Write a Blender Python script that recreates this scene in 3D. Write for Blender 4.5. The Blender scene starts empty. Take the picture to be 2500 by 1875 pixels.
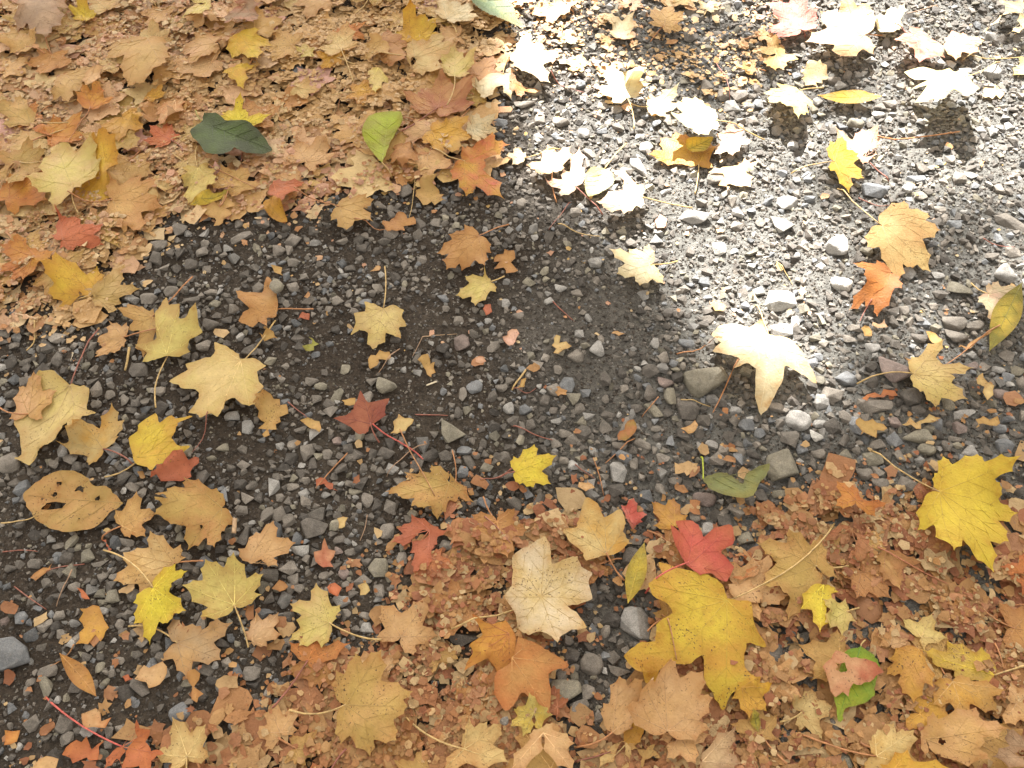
import bpy, math, random
import numpy as np
from mathutils import Vector, Matrix
from mathutils.geometry import delaunay_2d_cdt

random.seed(7)
rng = np.random.default_rng(11)
scene = bpy.context.scene
col = scene.collection
R = math.radians

# ------------------------------------------------------------------ camera
CAM_H, PITCH, HFOV = 1.10, 57.0, 60.0
cam_data = bpy.data.cameras.new('camera')
cam = bpy.data.objects.new('camera', cam_data)
col.objects.link(cam)
cam.location = (0, 0, CAM_H)
cam.rotation_euler = (R(90 - PITCH), 0, 0)
cam_data.sensor_width = 36
cam_data.lens = 18 / math.tan(R(HFOV / 2))
cam_data.clip_start = 0.02
cam_data.clip_end = 1200
scene.camera = cam

# ------------------------------------------------------------------ sky, sun, exposure
SUN_EL, SUN_AZ = R(47), R(-7)          # azimuth measured from +Y towards +X
SUN = Vector((math.sin(SUN_AZ) * math.cos(SUN_EL), math.cos(SUN_AZ) * math.cos(SUN_EL), math.sin(SUN_EL)))
world = bpy.data.worlds.new('World')
scene.world = world
world.use_nodes = True
wn = world.node_tree
bg = wn.nodes['Background']
sky = wn.nodes.new('ShaderNodeTexSky')
sky.sky_type = 'NISHITA'
sky.sun_disc = False
sky.sun_elevation = SUN_EL
sky.sun_rotation = SUN_AZ
sky.air_density = 1.0
sky.dust_density = 4.0
sky.ozone_density = 0.4
hsv = wn.nodes.new('ShaderNodeHueSaturation')      # thin high cloud: a whiter sky all round
hsv.inputs['Saturation'].default_value = 0.04
wn.links.new(sky.outputs[0], hsv.inputs['Color'])
warm = wn.nodes.new('ShaderNodeMix'); warm.data_type = 'RGBA'; warm.blend_type = 'MULTIPLY'
warm.inputs[0].default_value = 1.0; warm.inputs[7].default_value = (1.0, 0.945, 0.87, 1)
wn.links.new(hsv.outputs[0], warm.inputs[6])
wn.links.new(warm.outputs[2], bg.inputs['Color'])
bg.inputs['Strength'].default_value = 0.078
sun_data = bpy.data.lights.new('sun', 'SUN')
sun_data.energy = 5.0
sun_data.angle = R(0.53)
sun_data.color = (1.0, 0.985, 0.965)
sun = bpy.data.objects.new('sun', sun_data)
col.objects.link(sun)
sun.rotation_euler = SUN.to_track_quat('Z', 'Y').to_euler()
scene.view_settings.view_transform = 'Standard'
scene.view_settings.look = 'None'
scene.view_settings.gamma = 1
scene.view_settings.exposure = 2.58
scene.cycles.max_bounces = 6
scene.cycles.transparent_max_bounces = 6

# ------------------------------------------------------------------ helpers
FPX = 1250 / math.tan(R(HFOV / 2))
CA, SA = math.cos(R(90 - PITCH)), math.sin(R(90 - PITCH))

def gp(sx, sy, z=0.0):
    """a point of the photograph (2500 x 1875) on the level z above the ground"""
    cx, cy = (sx - 1250) / FPX, (937.5 - sy) / FPX
    dy, dz = cy * CA + SA, cy * SA - CA
    t = (CAM_H - z) / -dz
    return np.array((cx * t, dy * t))

def gpa(p, z=0.0):
    return np.array([gp(a, b, z) for a, b in p])

def to_px(x, y, z=0.0):
    """ground arrays -> photograph coordinates"""
    yy, zz = y, z - CAM_H
    depth = yy * SA - zz * CA
    up = yy * CA + zz * SA
    return 1250 + FPX * x / depth, 937.5 - FPX * up / depth

TILES = {k: (625 * (i % 4), 625 * (i // 4)) for i, k in enumerate('ABCDEFGHIJKL')}
TILES.update(V=(1050, 0), W=(1074, 1172), X=(0, 561)); TSCALE = dict(V=0.6558, W=0.6154, X=0.4858)
def tp(tile, x, y):
    ox, oy = TILES[tile]; s = TSCALE.get(tile, 0.37674)
    return (ox + x * s, oy + y * s)

def pts(s): return [tuple(float(v) for v in p.split(',')) for p in s.split()]

def lin(c):
    c = np.asarray(c, float) / 255
    return np.where(c <= 0.04045, c / 12.92, ((c + 0.055) / 1.055) ** 2.4)

ALB = 0.77
_lat = np.random.default_rng(5).random((8, 256, 256))
def vnoise(x, y, f, k=0):
    x = np.asarray(x) * f + 31.7 * k; y = np.asarray(y) * f + 17.3 * k
    xi, yi = np.floor(x).astype(int), np.floor(y).astype(int)
    u, v = x - xi, y - yi
    u, v = u * u * (3 - 2 * u), v * v * (3 - 2 * v)
    L = _lat[k % 8]
    a, b = L[xi & 255, yi & 255], L[(xi + 1) & 255, yi & 255]
    c, d = L[xi & 255, (yi + 1) & 255], L[(xi + 1) & 255, (yi + 1) & 255]
    return (a * (1 - u) + b * u) * (1 - v) + (c * (1 - u) + d * u) * v - 0.5

def inpoly(px, py, poly):
    px, py = np.asarray(px, float), np.asarray(py, float)
    r = np.zeros(px.shape, bool)
    n = len(poly)
    for i in range(n):
        x1, y1 = poly[i]; x2, y2 = poly[(i + 1) % n]
        if y1 == y2: continue
        c = ((y1 > py) != (y2 > py)) & (px < (x2 - x1) * (py - y1) / (y2 - y1) + x1)
        r ^= c
    return r

def mesh_np(name, v, f, smooth=False):
    """mesh from arrays of vertices and triangles"""
    me = bpy.data.meshes.new(name)
    v = np.asarray(v, np.float32); f = np.asarray(f, np.int32)
    me.vertices.add(len(v)); me.vertices.foreach_set('co', v.ravel())
    k = f.shape[1]
    me.loops.add(f.size); me.loops.foreach_set('vertex_index', f.ravel())
    me.polygons.add(len(f)); me.polygons.foreach_set('loop_start', np.arange(0, f.size, k, dtype=np.int32))
    me.update(calc_edges=True)
    me.polygons.foreach_set('use_smooth', np.full(len(f), smooth))
    me.validate()
    return me

def set_tint(me, rgb):
    a = me.attributes.new('tint', 'FLOAT_COLOR', 'POINT')
    c = np.ones((len(me.vertices), 4), np.float32); c[:, :3] = rgb
    a.data.foreach_set('color', c.ravel())

def obj(name, me, mat, parent=None, loc=None):
    o = bpy.data.objects.new(name, me)
    col.objects.link(o)
    if mat and not me.materials: me.materials.append(mat)
    if parent: o.parent = parent
    if loc is not None: o.location = loc
    return o

def tag(o, label, cat, group=None, kind=None):
    o['label'] = label; o['category'] = cat
    if group: o['group'] = group
    if kind: o['kind'] = kind
    return o

# ------------------------------------------------------------------ materials
def new_mat(name):
    m = bpy.data.materials.new(name); m.use_nodes = True
    nt = m.node_tree; nt.nodes.clear()
    return m, nt, nt.nodes.new, nt.links.new

def noise(nt, scale, detail=4, rough=0.6, vec=None):
    n = nt.nodes.new('ShaderNodeTexNoise')
    n.inputs['Scale'].default_value = scale; n.inputs['Detail'].default_value = detail
    n.inputs['Roughness'].default_value = rough
    if vec is not None: nt.links.new(vec, n.inputs['Vector'])
    return n

def ramp(nt, src, stops):
    r = nt.nodes.new('ShaderNodeValToRGB'); e = r.color_ramp.elements
    while len(e) < len(stops): e.new(0.5)
    for i, (p, c) in enumerate(stops):
        e[i].position = p; e[i].color = (c, c, c, 1) if not hasattr(c, '__len__') else (*c, 1)
    nt.links.new(src, r.inputs[0]); return r

def mix(nt, a, b, fac, mode='MIX'):
    m = nt.nodes.new('ShaderNodeMix'); m.data_type = 'RGBA'; m.blend_type = mode
    for s, v in ((m.inputs[6], a), (m.inputs[7], b), (m.inputs[0], fac)):
        if hasattr(v, 'is_output'): nt.links.new(v, s)
        elif hasattr(v, '__len__'): s.default_value = (*v[:3], 1)
        else: s.default_value = v
    return m.outputs[2]

def bump(nt, h, strength, dist):
    b = nt.nodes.new('ShaderNodeBump'); b.inputs['Strength'].default_value = strength
    b.inputs['Distance'].default_value = dist
    nt.links.new(h, b.inputs['Height']); return b.outputs[0]

def mat_soil():
    m, nt, N, Lk = new_mat('soil')
    geo = N('ShaderNodeNewGeometry').outputs['Position']
    n1 = noise(nt, 6, 4, 0.6, geo); n2 = noise(nt, 260, 3, 0.7, geo); n3 = noise(nt, 900, 2, 0.7, geo)
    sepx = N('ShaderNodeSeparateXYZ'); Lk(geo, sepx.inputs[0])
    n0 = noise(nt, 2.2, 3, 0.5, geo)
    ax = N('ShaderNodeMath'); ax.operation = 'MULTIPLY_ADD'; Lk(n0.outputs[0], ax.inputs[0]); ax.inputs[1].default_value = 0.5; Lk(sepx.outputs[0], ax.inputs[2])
    dust_and_sun = ramp(nt, ax.outputs[0], [(0.22, 0), (0.50, 1)])       # brown damp soil on the left, grey dust on the right, its colour lightened to look sunlit
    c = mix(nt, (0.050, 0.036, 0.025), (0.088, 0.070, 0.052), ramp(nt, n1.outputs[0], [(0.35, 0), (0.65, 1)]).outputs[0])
    c = mix(nt, c, mix(nt, (0.125, 0.118, 0.102), (0.215, 0.205, 0.182), n1.outputs[0]), dust_and_sun.outputs[0])
    c = mix(nt, c, (0.15, 0.135, 0.115), ramp(nt, n2.outputs[0], [(0.58, 0), (0.74, 0.6)]).outputs[0])
    c = mix(nt, c, (0.022, 0.017, 0.013), ramp(nt, n3.outputs[0], [(0.30, 0.7), (0.45, 0)]).outputs[0])
    p = N('ShaderNodeBsdfPrincipled'); p.inputs['Roughness'].default_value = 0.95
    p.inputs['Specular IOR Level'].default_value = 0.2
    Lk(c, p.inputs['Base Color'])
    n4 = noise(nt, 120, 5, 0.75, geo)
    c = mix(nt, c, ramp(nt, n4.outputs[0], [(0.32, 0.45), (0.55, 1.0), (0.75, 1.35)]).outputs[0], 1.0, 'MULTIPLY')
    Lk(c, p.inputs['Base Color'])
    Lk(bump(nt, n4.outputs[0], 1.0, 0.008), p.inputs['Normal'])
    o = N('ShaderNodeOutputMaterial'); Lk(p.outputs[0], o.inputs[0]); return m

def mat_stone(name, attr):
    m, nt, N, Lk = new_mat(name)
    geo = N('ShaderNodeNewGeometry').outputs['Position']
    if attr:
        a = N('ShaderNodeAttribute'); a.attribute_name = 'tint'; base = a.outputs['Color']
        vec = geo
    else:
        oi = N('ShaderNodeObjectInfo'); base = oi.outputs['Color']
        vec = geo
    n1 = noise(nt, 70, 5, 0.65, vec); n2 = noise(nt, 800, 3, 0.7, vec); n3 = noise(nt, 160, 6, 0.75, vec)
    c = mix(nt, base, ramp(nt, n1.outputs[0], [(0.25, 0.62), (0.75, 1.30)]).outputs[0], 1.0, 'MULTIPLY')
    c = mix(nt, c, ramp(nt, n2.outputs[0], [(0.3, 0.62), (0.5, 1.0), (0.72, 1.45)]).outputs[0], 1.0, 'MULTIPLY')
    dust = ramp(nt, n3.outputs[0], [(0.52, 0), (0.70, 0.5)])
    c = mix(nt, c, (0.19, 0.17, 0.145), dust.outputs[0])
    p = N('ShaderNodeBsdfPrincipled'); p.inputs['Roughness'].default_value = 0.78
    p.inputs['Specular IOR Level'].default_value = 0.35
    Lk(c, p.inputs['Base Color'])
    Lk(bump(nt, n3.outputs[0], 0.8, 0.003), p.inputs['Normal'])
    o = N('ShaderNodeOutputMaterial'); Lk(p.outputs[0], o.inputs[0]); return m

def leaf_shader(name, src, spots=True, trans=0.28):
    """src: 'object' (Object Info colour) or 'tint' (attribute)"""
    m, nt, N, Lk = new_mat(name)
    tc = N('ShaderNodeTexCoord')
    if src == 'object':
        oi = N('ShaderNodeObjectInfo'); base = oi.outputs['Color']
        at = N('ShaderNodeAttribute'); at.attribute_type = 'OBJECT'; at.attribute_name = 'tint_b'
        off = N('ShaderNodeVectorMath'); off.operation = 'SCALE'
        cb = N('ShaderNodeCombineXYZ')
        for i in range(3): Lk(oi.outputs['Random'], cb.inputs[i])
        Lk(cb.outputs[0], off.inputs[0]); off.inputs['Scale'].default_value = 37.0
        add = N('ShaderNodeVectorMath'); add.operation = 'ADD'
        Lk(tc.outputs['Object'], add.inputs[0]); Lk(off.outputs[0], add.inputs[1]); vec = add.outputs[0]
        n1 = noise(nt, 22, 4, 0.6, vec)
        c = mix(nt, base, at.outputs['Color'], ramp(nt, n1.outputs[0], [(0.40, 0), (0.66, 0.85)]).outputs[0])
    else:
        a = N('ShaderNodeAttribute'); a.attribute_name = 'tint'; c = a.outputs['Color']
        vec = N('ShaderNodeNewGeometry').outputs['Position']
    n2 = noise(nt, 90, 5, 0.7, vec); n3 = noise(nt, 420, 3, 0.6, vec)
    c = mix(nt, c, ramp(nt, n2.outputs[0], [(0.25, (0.80, 0.76, 0.70)), (0.55, (1, 1, 1)), (0.8, (1.12, 1.12, 1.10))]).outputs[0], 1.0, 'MULTIPLY')
    if spots:
        sp = N('ShaderNodeAttribute')
        if src == 'object': sp.attribute_type = 'OBJECT'; sp.attribute_name = 'spots'
        n4 = noise(nt, 380, 2, 0.5, vec)
        n5 = noise(nt, 30, 3, 0.6, vec)
        mm = N('ShaderNodeMath'); mm.operation = 'MULTIPLY_ADD'; Lk(n5.outputs[0], mm.inputs[0]); mm.inputs[1].default_value = 0.35; Lk(n4.outputs[0], mm.inputs[2])
        rs = ramp(nt, mm.outputs[0], [(0.83, 0), (0.88, 0.9)])
        f = N('ShaderNodeMath'); f.operation = 'MULTIPLY'; Lk(rs.outputs[0], f.inputs[0])
        if src == 'object': Lk(sp.outputs['Fac'], f.inputs[1])
        else: f.inputs[1].default_value = 0.5
        c = mix(nt, c, (0.075, 0.042, 0.020), f.outputs[0])
    if src == 'object':
        ed = N('ShaderNodeAttribute'); ed.attribute_name = 'edge'
        en = N('ShaderNodeMath'); en.operation = 'MULTIPLY'; Lk(ed.outputs['Fac'], en.inputs[0]); Lk(ramp(nt, n2.outputs[0], [(0.35, 0.1), (0.65, 1.0)]).outputs[0], en.inputs[1])
        c = mix(nt, c, mix(nt, c, (0.66, 0.50, 0.36), 1.0, 'MULTIPLY'), en.outputs[0])
    gb = N('ShaderNodeNewGeometry')                     # the underside of a leaf is paler
    c = mix(nt, c, mix(nt, c, (0.62, 0.52, 0.40), 0.45), gb.outputs['Backfacing'])
    p = N('ShaderNodeBsdfPrincipled'); p.inputs['Roughness'].default_value = 0.55
    p.inputs['Specular IOR Level'].default_value = 0.38
    Lk(c, p.inputs['Base Color'])
    vor = N('ShaderNodeTexVoronoi'); vor.feature = 'DISTANCE_TO_EDGE'; vor.inputs['Scale'].default_value = 210
    Lk(vec, vor.inputs['Vector'])
    hs = N('ShaderNodeMath'); hs.operation = 'MULTIPLY_ADD'; Lk(n2.outputs[0], hs.inputs[0]); hs.inputs[1].default_value = 1.6
    Lk(vor.outputs['Distance'], hs.inputs[2])
    Lk(bump(nt, hs.outputs[0], 0.35, 0.002), p.inputs['Normal'])
    t = N('ShaderNodeBsdfTranslucent')
    Lk(mix(nt, c, (1.0, 0.90, 0.70), 1.0, 'MULTIPLY'), t.inputs['Color'])
    ms = N('ShaderNodeMixShader'); ms.inputs[0].default_value = trans
    Lk(p.outputs[0], ms.inputs[1]); Lk(t.outputs[0], ms.inputs[2])
    o = N('ShaderNodeOutputMaterial'); Lk(ms.outputs[0], o.inputs[0]); return m

def mat_stalk():
    m, nt, N, Lk = new_mat('leaf_stalk')
    oi = N('ShaderNodeObjectInfo'); geo = N('ShaderNodeNewGeometry').outputs['Position']
    n = noise(nt, 180, 3, 0.6, geo)
    c = mix(nt, oi.outputs['Color'], ramp(nt, n.outputs[0], [(0.3, 0.6), (0.7, 1.25)]).outputs[0], 1.0, 'MULTIPLY')
    p = N('ShaderNodeBsdfPrincipled'); p.inputs['Roughness'].default_value = 0.5
    Lk(c, p.inputs['Base Color'])
    o = N('ShaderNodeOutputMaterial'); Lk(p.outputs[0], o.inputs[0]); return m

def mat_plain(name, rgb, rough=0.8, trans=0.0, nscale=8, trgb=None):
    m, nt, N, Lk = new_mat(name)
    geo = N('ShaderNodeNewGeometry').outputs['Position']
    n = noise(nt, nscale, 5, 0.65, geo)
    c = mix(nt, rgb, ramp(nt, n.outputs[0], [(0.3, 0.55), (0.7, 1.3)]).outputs[0], 1.0, 'MULTIPLY')
    p = N('ShaderNodeBsdfPrincipled'); p.inputs['Roughness'].default_value = rough
    Lk(c, p.inputs['Base Color'])
    Lk(bump(nt, n.outputs[0], 0.6, 0.02), p.inputs['Normal'])
    out = p.outputs[0]
    if trans:
        t = N('ShaderNodeBsdfTranslucent'); t.inputs['Color'].default_value = (*trgb, 1)
        ms = N('ShaderNodeMixShader'); ms.inputs[0].default_value = trans
        Lk(out, ms.inputs[1]); Lk(t.outputs[0], ms.inputs[2]); out = ms.outputs[0]
    o = N('ShaderNodeOutputMaterial'); Lk(out, o.inputs[0]); return m

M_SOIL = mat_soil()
M_STONE = mat_stone('stone', False)
M_GRAVEL = mat_stone('gravel', True)
M_LEAF = leaf_shader('fallen_leaf', 'object')
M_LITTER = leaf_shader('leaf_litter', 'tint', True, 0.22)
M_STALK = mat_stalk()
M_BARK = mat_plain('bark', (0.10, 0.082, 0.066), 0.9, nscale=14)
M_CROWN = mat_plain('crown_leaf', (0.32, 0.22, 0.05), 0.6, 0.35, 3, (0.45, 0.30, 0.06))

# ------------------------------------------------------------------ tube
def tube(pts, radii, n=6):
    pts = np.asarray(pts, float); V = []; F = []
    for i, p in enumerate(pts):
        d = pts[min(i + 1, len(pts) - 1)] - pts[max(i - 1, 0)]
        d /= np.linalg.norm(d) + 1e-12
        u = np.cross(d, (0, 0, 1.0) if abs(d[2]) < 0.9 else (1.0, 0, 0)); u /= np.linalg.norm(u)
        w = np.cross(u, d)
        for k in range(n):
            a = 2 * math.pi * k / n
            V.append(p + radii[i] * (math.cos(a) * u + math.sin(a) * w))
    for i in range(len(pts) - 1):
        for k in range(n):
            a, b = i * n + k, i * n + (k + 1) % n
            F += [(a, b, b + n), (a, b + n, a + n)]
    c0 = len(V); V.append(pts[0]); V.append(pts[-1])
    for k in range(n):
        F.append((c0, (k + 1) % n, k)); e = (len(pts) - 1) * n
        F.append((c0 + 1, e + k, e + (k + 1) % n))
    return np.array(V), np.array(F)

# ------------------------------------------------------------------ zones of the ground, in photograph coordinates
UL = [(-400, -500), (1120, -500), (1215, 60), (1225, 250), (1210, 390), (1080, 425), (960, 425), (840, 440), (770, 480),
      (660, 500), (560, 505), (420, 505), (330, 600), (290, 690), (150, 745), (-400, 800)]
LR = [(330, 2300), (360, 1800), (560, 1740), (730, 1640), (880, 1560), (990, 1500), (1010, 1380), (1120, 1310), (1260, 1290),
      (1420, 1340), (1560, 1330), (1680, 1330), (1850, 1310), (1960, 1255), (2150, 1250), (2330, 1230), (2560, 1150), (2900, 1150), (2900, 2300)]
TOPMID = [(1100, -500), (1950, -500), (1900, 120), (1850, 230), (1600, 270), (1450, 260), (1330, 170), (1200, 130)]
STONY = [(1380, 1470), (1440, 1400), (1510, 1340), (1610, 1400), (1640, 1520), (1600, 1640), (1520, 1760), (1390, 1770), (1320, 1660), (1330, 1560)]
def litter_density(sx, sy, soft=0):
    if soft:
        j = np.abs(rng.normal(0, soft, np.shape(sx))); t = rng.uniform(0, 6.283, np.shape(sx))
        sx = sx + j * np.cos(t); sy = sy + j * np.sin(t)
    wx = sx + 150 * vnoise(sx, sy, 1 / 110, 1) + 50 * vnoise(sx, sy, 1 / 40, 2)
    wy = sy + 150 * vnoise(sx, sy, 1 / 110, 3) + 50 * vnoise(sx, sy, 1 / 40, 4)
    d = np.full(np.shape(sx), 0.007)
    d = np.where((sy > 1430) & (sx < 760), 0.12, d)
    d = np.where((sy > 1120) & (sx > 1000) & (sy < 1380), 0.10, d)
    d = np.where((sx > 2150) & (sy > 950), 0.10, d)
    d = np.where(inpoly(wx, wy, TOPMID), 0.34, d)
    d = np.where(inpoly(wx, wy, UL), 1.0, d)
    d = np.where(inpoly(wx, wy, LR), 1.0, d)
    d = np.where(inpoly(sx, sy, STONY), 0.07, d)
    return d

BARE = [(900, 830, 150, 70), (1020, 800, 140, 60), (1010, 960, 120, 80), (820, 900, 120, 70), (1330, 770, 150, 60), (1480, 740, 120, 60),
        (1650, 500, 70, 40), (1700, 590, 70, 40), (560, 1090, 70, 70), (1420, 900, 90, 60), (2230, 380, 60, 35), (1180, 690, 90, 70),
        (1450, 970, 70, 50), (2000, 690, 60, 40)]
def bareness(sx, sy):
    b = np.zeros(np.shape(sx))
    for cx, cy, rx, ry in BARE:
        b = np.maximum(b, np.exp(-(((sx - cx) / rx) ** 2 + ((sy - cy) / ry) ** 2)))
    return b

# ------------------------------------------------------------------ ground: one sheet to the horizon, fine where it is seen
GX0, GX1, GY0, GY1, GD = -1.7, 1.7, -0.35, 2.55, 0.004
NX, NY = int((GX1 - GX0) / GD) + 1, int((GY1 - GY0) / GD) + 1
def soil_z(x, y):
    return (0.012 * vnoise(x, y, 2.2, 1) + 0.007 * vnoise(x, y, 7, 2) + 0.005 * vnoise(x, y, 28, 3)
            + 0.0036 * vnoise(x, y, 75, 4) + 0.0016 * vnoise(x, y, 190, 5))
gx, gy = np.meshgrid(GX0 + GD * np.arange(NX), GY0 + GD * np.arange(NY), indexing='ij')
SOIL = soil_z(gx, gy)
H = SOIL.copy()                         # the running top surface that later things come to rest on

def build_ground():
    far = np.array([0.15, 0.5, 1.2, 3, 7, 15, 40, 120, 400.0])
    st = 0.006
    xs = np.concatenate((GX0 - far[::-1], np.arange(GX0, GX1, st), GX1 + far))
    ys = np.concatenate((GY0 - far[::-1], np.arange(GY0, GY1, st), GY1 + far))
    X, Y = np.meshgrid(xs, ys, indexing='ij')
    Z = soil_z(X, Y)
    n, m = X.shape
    i = np.arange(n * m).reshape(n, m)
    q = np.stack((i[:-1, :-1], i[1:, :-1], i[1:, 1:], i[:-1, 1:]), -1).reshape(-1, 4)
    me = mesh_np('ground', np.stack((X, Y, Z), -1).reshape(-1, 3), q, True)
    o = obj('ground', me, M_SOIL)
    o['kind'] = 'structure'; o['label'] = 'dark brown gritty soil under the gravel and leaves'; o['category'] = 'ground'
build_ground()

def hsample(x, y):
    i = np.clip(((np.asarray(x) - GX0) / GD + 0.5).astype(int), 0, NX - 1)
    j = np.clip(((np.asarray(y) - GY0) / GD + 0.5).astype(int), 0, NY - 1)
    return H[i, j]

def hwin(x0, x1, y0, y1):
    i0, i1 = max(0, int((x0 - GX0) / GD)), min(NX, int((x1 - GX0) / GD) + 2)
    j0, j1 = max(0, int((y0 - GY0) / GD)), min(NY, int((y1 - GY0) / GD) + 2)
    return i0, i1, j0, j1

def hraise(x, y, rx, ry, ztop, zrim):
    i0, i1, j0, j1 = hwin(x - rx, x + rx, y - ry, y + ry)
    if i1 <= i0 or j1 <= j0: return
    q = ((gx[i0:i1, j0:j1] - x) / rx) ** 2 + ((gy[i0:i1, j0:j1] - y) / ry) ** 2
    z = np.where(q < 1, zrim + (ztop - zrim) * np.sqrt(np.clip(1 - q * q, 0, 1)), -9)
    H[i0:i1, j0:j1] = np.maximum(H[i0:i1, j0:j1], z)

# ------------------------------------------------------------------ stones
def ico(sub):
    import bmesh
    bm = bmesh.new(); bmesh.ops.create_icosphere(bm, subdivisions=sub, radius=1)
    v = np.array([x.co[:] for x in bm.verts]); f = np.array([[a.index for a in p.verts] for p in bm.faces]); bm.free()
    return v, f
ICO = {k: ico(k) for k in (1, 2, 4)}
def hull_stone(seed, npts, bevel=0.0):
    import bmesh
    r = np.random.default_rng(seed)
    p = r.normal(size=(npts, 3)); p /= np.linalg.norm(p, axis=1)[:, None]
    p *= r.uniform(0.72, 1.0, (npts, 1)); p = np.sign(p) * np.abs(p) ** 0.85
    bm = bmesh.new()
    for q in p: bm.verts.new(q)
    bmesh.ops.convex_hull(bm, input=bm.verts[:])
    bmesh.ops.delete(bm, geom=[v for v in bm.verts if not v.link_faces], context='VERTS')
    if bevel:
        bmesh.ops.dissolve_limit(bm, angle_limit=R(14), verts=bm.verts[:], edges=bm.edges[:])
        bmesh.ops.bevel(bm, geom=bm.edges[:], offset=bevel, offset_type='OFFSET', segments=2, profile=0.5, affect='EDGES', clamp_overlap=True)
    bmesh.ops.triangulate(bm, faces=bm.faces[:])
    bm.verts.index_update()
    w = np.array([v.co[:] for v in bm.verts]); f = np.array([[v.index for v in t.verts] for t in bm.faces]); bm.free()
    w -= (w.max(0) + w.min(0)) / 2
    w /= (w.max(0) - w.min(0)) / 2
    return w, f

def stone_dirs(seed, round_, sub):
    r = np.random.default_rng(seed)
    v, f = ICO[sub]
    n = r.normal(size=(r.integers(7, 12), 3)); n[:, 2] *= 0.85
    n = np.concatenate((n, [(0.1, 0, 1), (0, 0.1, -1)])); n /= np.linalg.norm(n, axis=1)[:, None]
    d = r.uniform(0.55, 1.0, len(n))
    if round_: d = r.uniform(0.86, 1.0, len(n))
    p = 6 if round_ else 48
    dot = np.clip(v @ n.T, 0, None) / d
    rr = ((dot ** p).sum(1) + 1e-6) ** (-1 / p)
    rr = np.minimum(rr, 1.45)
    w = v * rr[:, None]
    if sub >= 3:                        # chips and pits
        for k in range(3):
            c = r.normal(size=3) * (2.0, 2.6, 4)[k]
            w *= (1 + (0.05, 0.03, 0.016)[k] * np.sin((w @ r.normal(size=3)) * (3, 7, 13)[k] + c[0]) * np.cos((w @ r.normal(size=3)) * (3, 7, 13)[k] + c[1]))[:, None]
    w -= (w.max(0) + w.min(0)) / 2
    w /= (w.max(0) - w.min(0)) / 2
    return w, f

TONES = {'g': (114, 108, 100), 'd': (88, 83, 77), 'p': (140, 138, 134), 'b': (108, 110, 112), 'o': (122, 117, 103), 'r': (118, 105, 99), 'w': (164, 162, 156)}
TONE_WORD = {'g': 'grey', 'd': 'dark grey', 'p': 'pale grey', 'b': 'blue grey', 'o': 'olive grey', 'r': 'reddish grey', 'w': 'whitish'}
STONE_VAR = []
for k in range(26):
    w, f = hull_stone(100 + k, 14 + k % 8, 0.11)
    STONE_VAR.append(mesh_np('stone', w, f, False))
ROUND_VAR = []
for k in range(8):
    w, f = stone_dirs(300 + k, True, 4)
    ROUND_VAR.append(mesh_np('stone', w, f, True))
for me in STONE_VAR + ROUND_VAR: me.materials.append(M_STONE)
STONES = []                             # (object, sx, sy, area, words) for the labels

def place_stone(tile, x, y, w, h, tone='g', rnd=0, rot=0, on=False, flat=0.6):
    sx, sy = tp(tile, x, y)
    ws, hs = w * 0.37674, h * 0.37674
    g = gp(sx, sy, 0.006)
    dxy = np.linalg.norm(gp(sx + 5, sy, 0.006) - gp(sx - 5, sy, 0.006)) / 10
    dep = math.hypot(g[1], CAM_H); s, c = CAM_H / dep, g[1] / dep
    a = ws * dxy / 2
    A = hs * dxy / 2
    # seen height of a stone of depth b and thickness flat*min(a,b)
    b = A / (s + 0.45 * flat * c)
    if rot: a, b = max(a, b) * 1.12, min(a, b) * 0.82
    th = flat * min(a, b)
    i = random.randrange(10 ** 6)
    me = (ROUND_VAR if rnd else STONE_VAR)
    me = me[i % len(me)]
    base = max(float(hsample(g[0] + a * u, g[1] + b * v)) for u in (-.8, -.4, 0, .4, .8) for v in (-.8, -.4, 0, .4, .8)) if on else float(soil_z(g[0], g[1]))
    z = base + (th * 0.92 if on else th * random.uniform(0.35, 0.6))
    o = obj('stone', me, None, None, (g[0], g[1], z))
    o.scale = (a, b, th)
    o.rotation_euler = (R(random.uniform(-7, 7)), R(random.uniform(-7, 7)), R(rot + random.uniform(-9, 9)))
    cc = lin(TONES[tone]) * np.array((1.03, 1.0, 0.96)) * 1.08 * random.uniform(0.84, 1.15)
    o.color = (*cc, 1)
    m = max(a, b) if rot else 0
    hraise(g[0], g[1], (m or a) * 0.95, (m or b) * 0.95, z + th, z)
    STONES.append((o, sx, sy, ws * hs, f"{TONE_WORD[tone]} {'rounded' if rnd else 'angular'}"))
    return o
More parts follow.
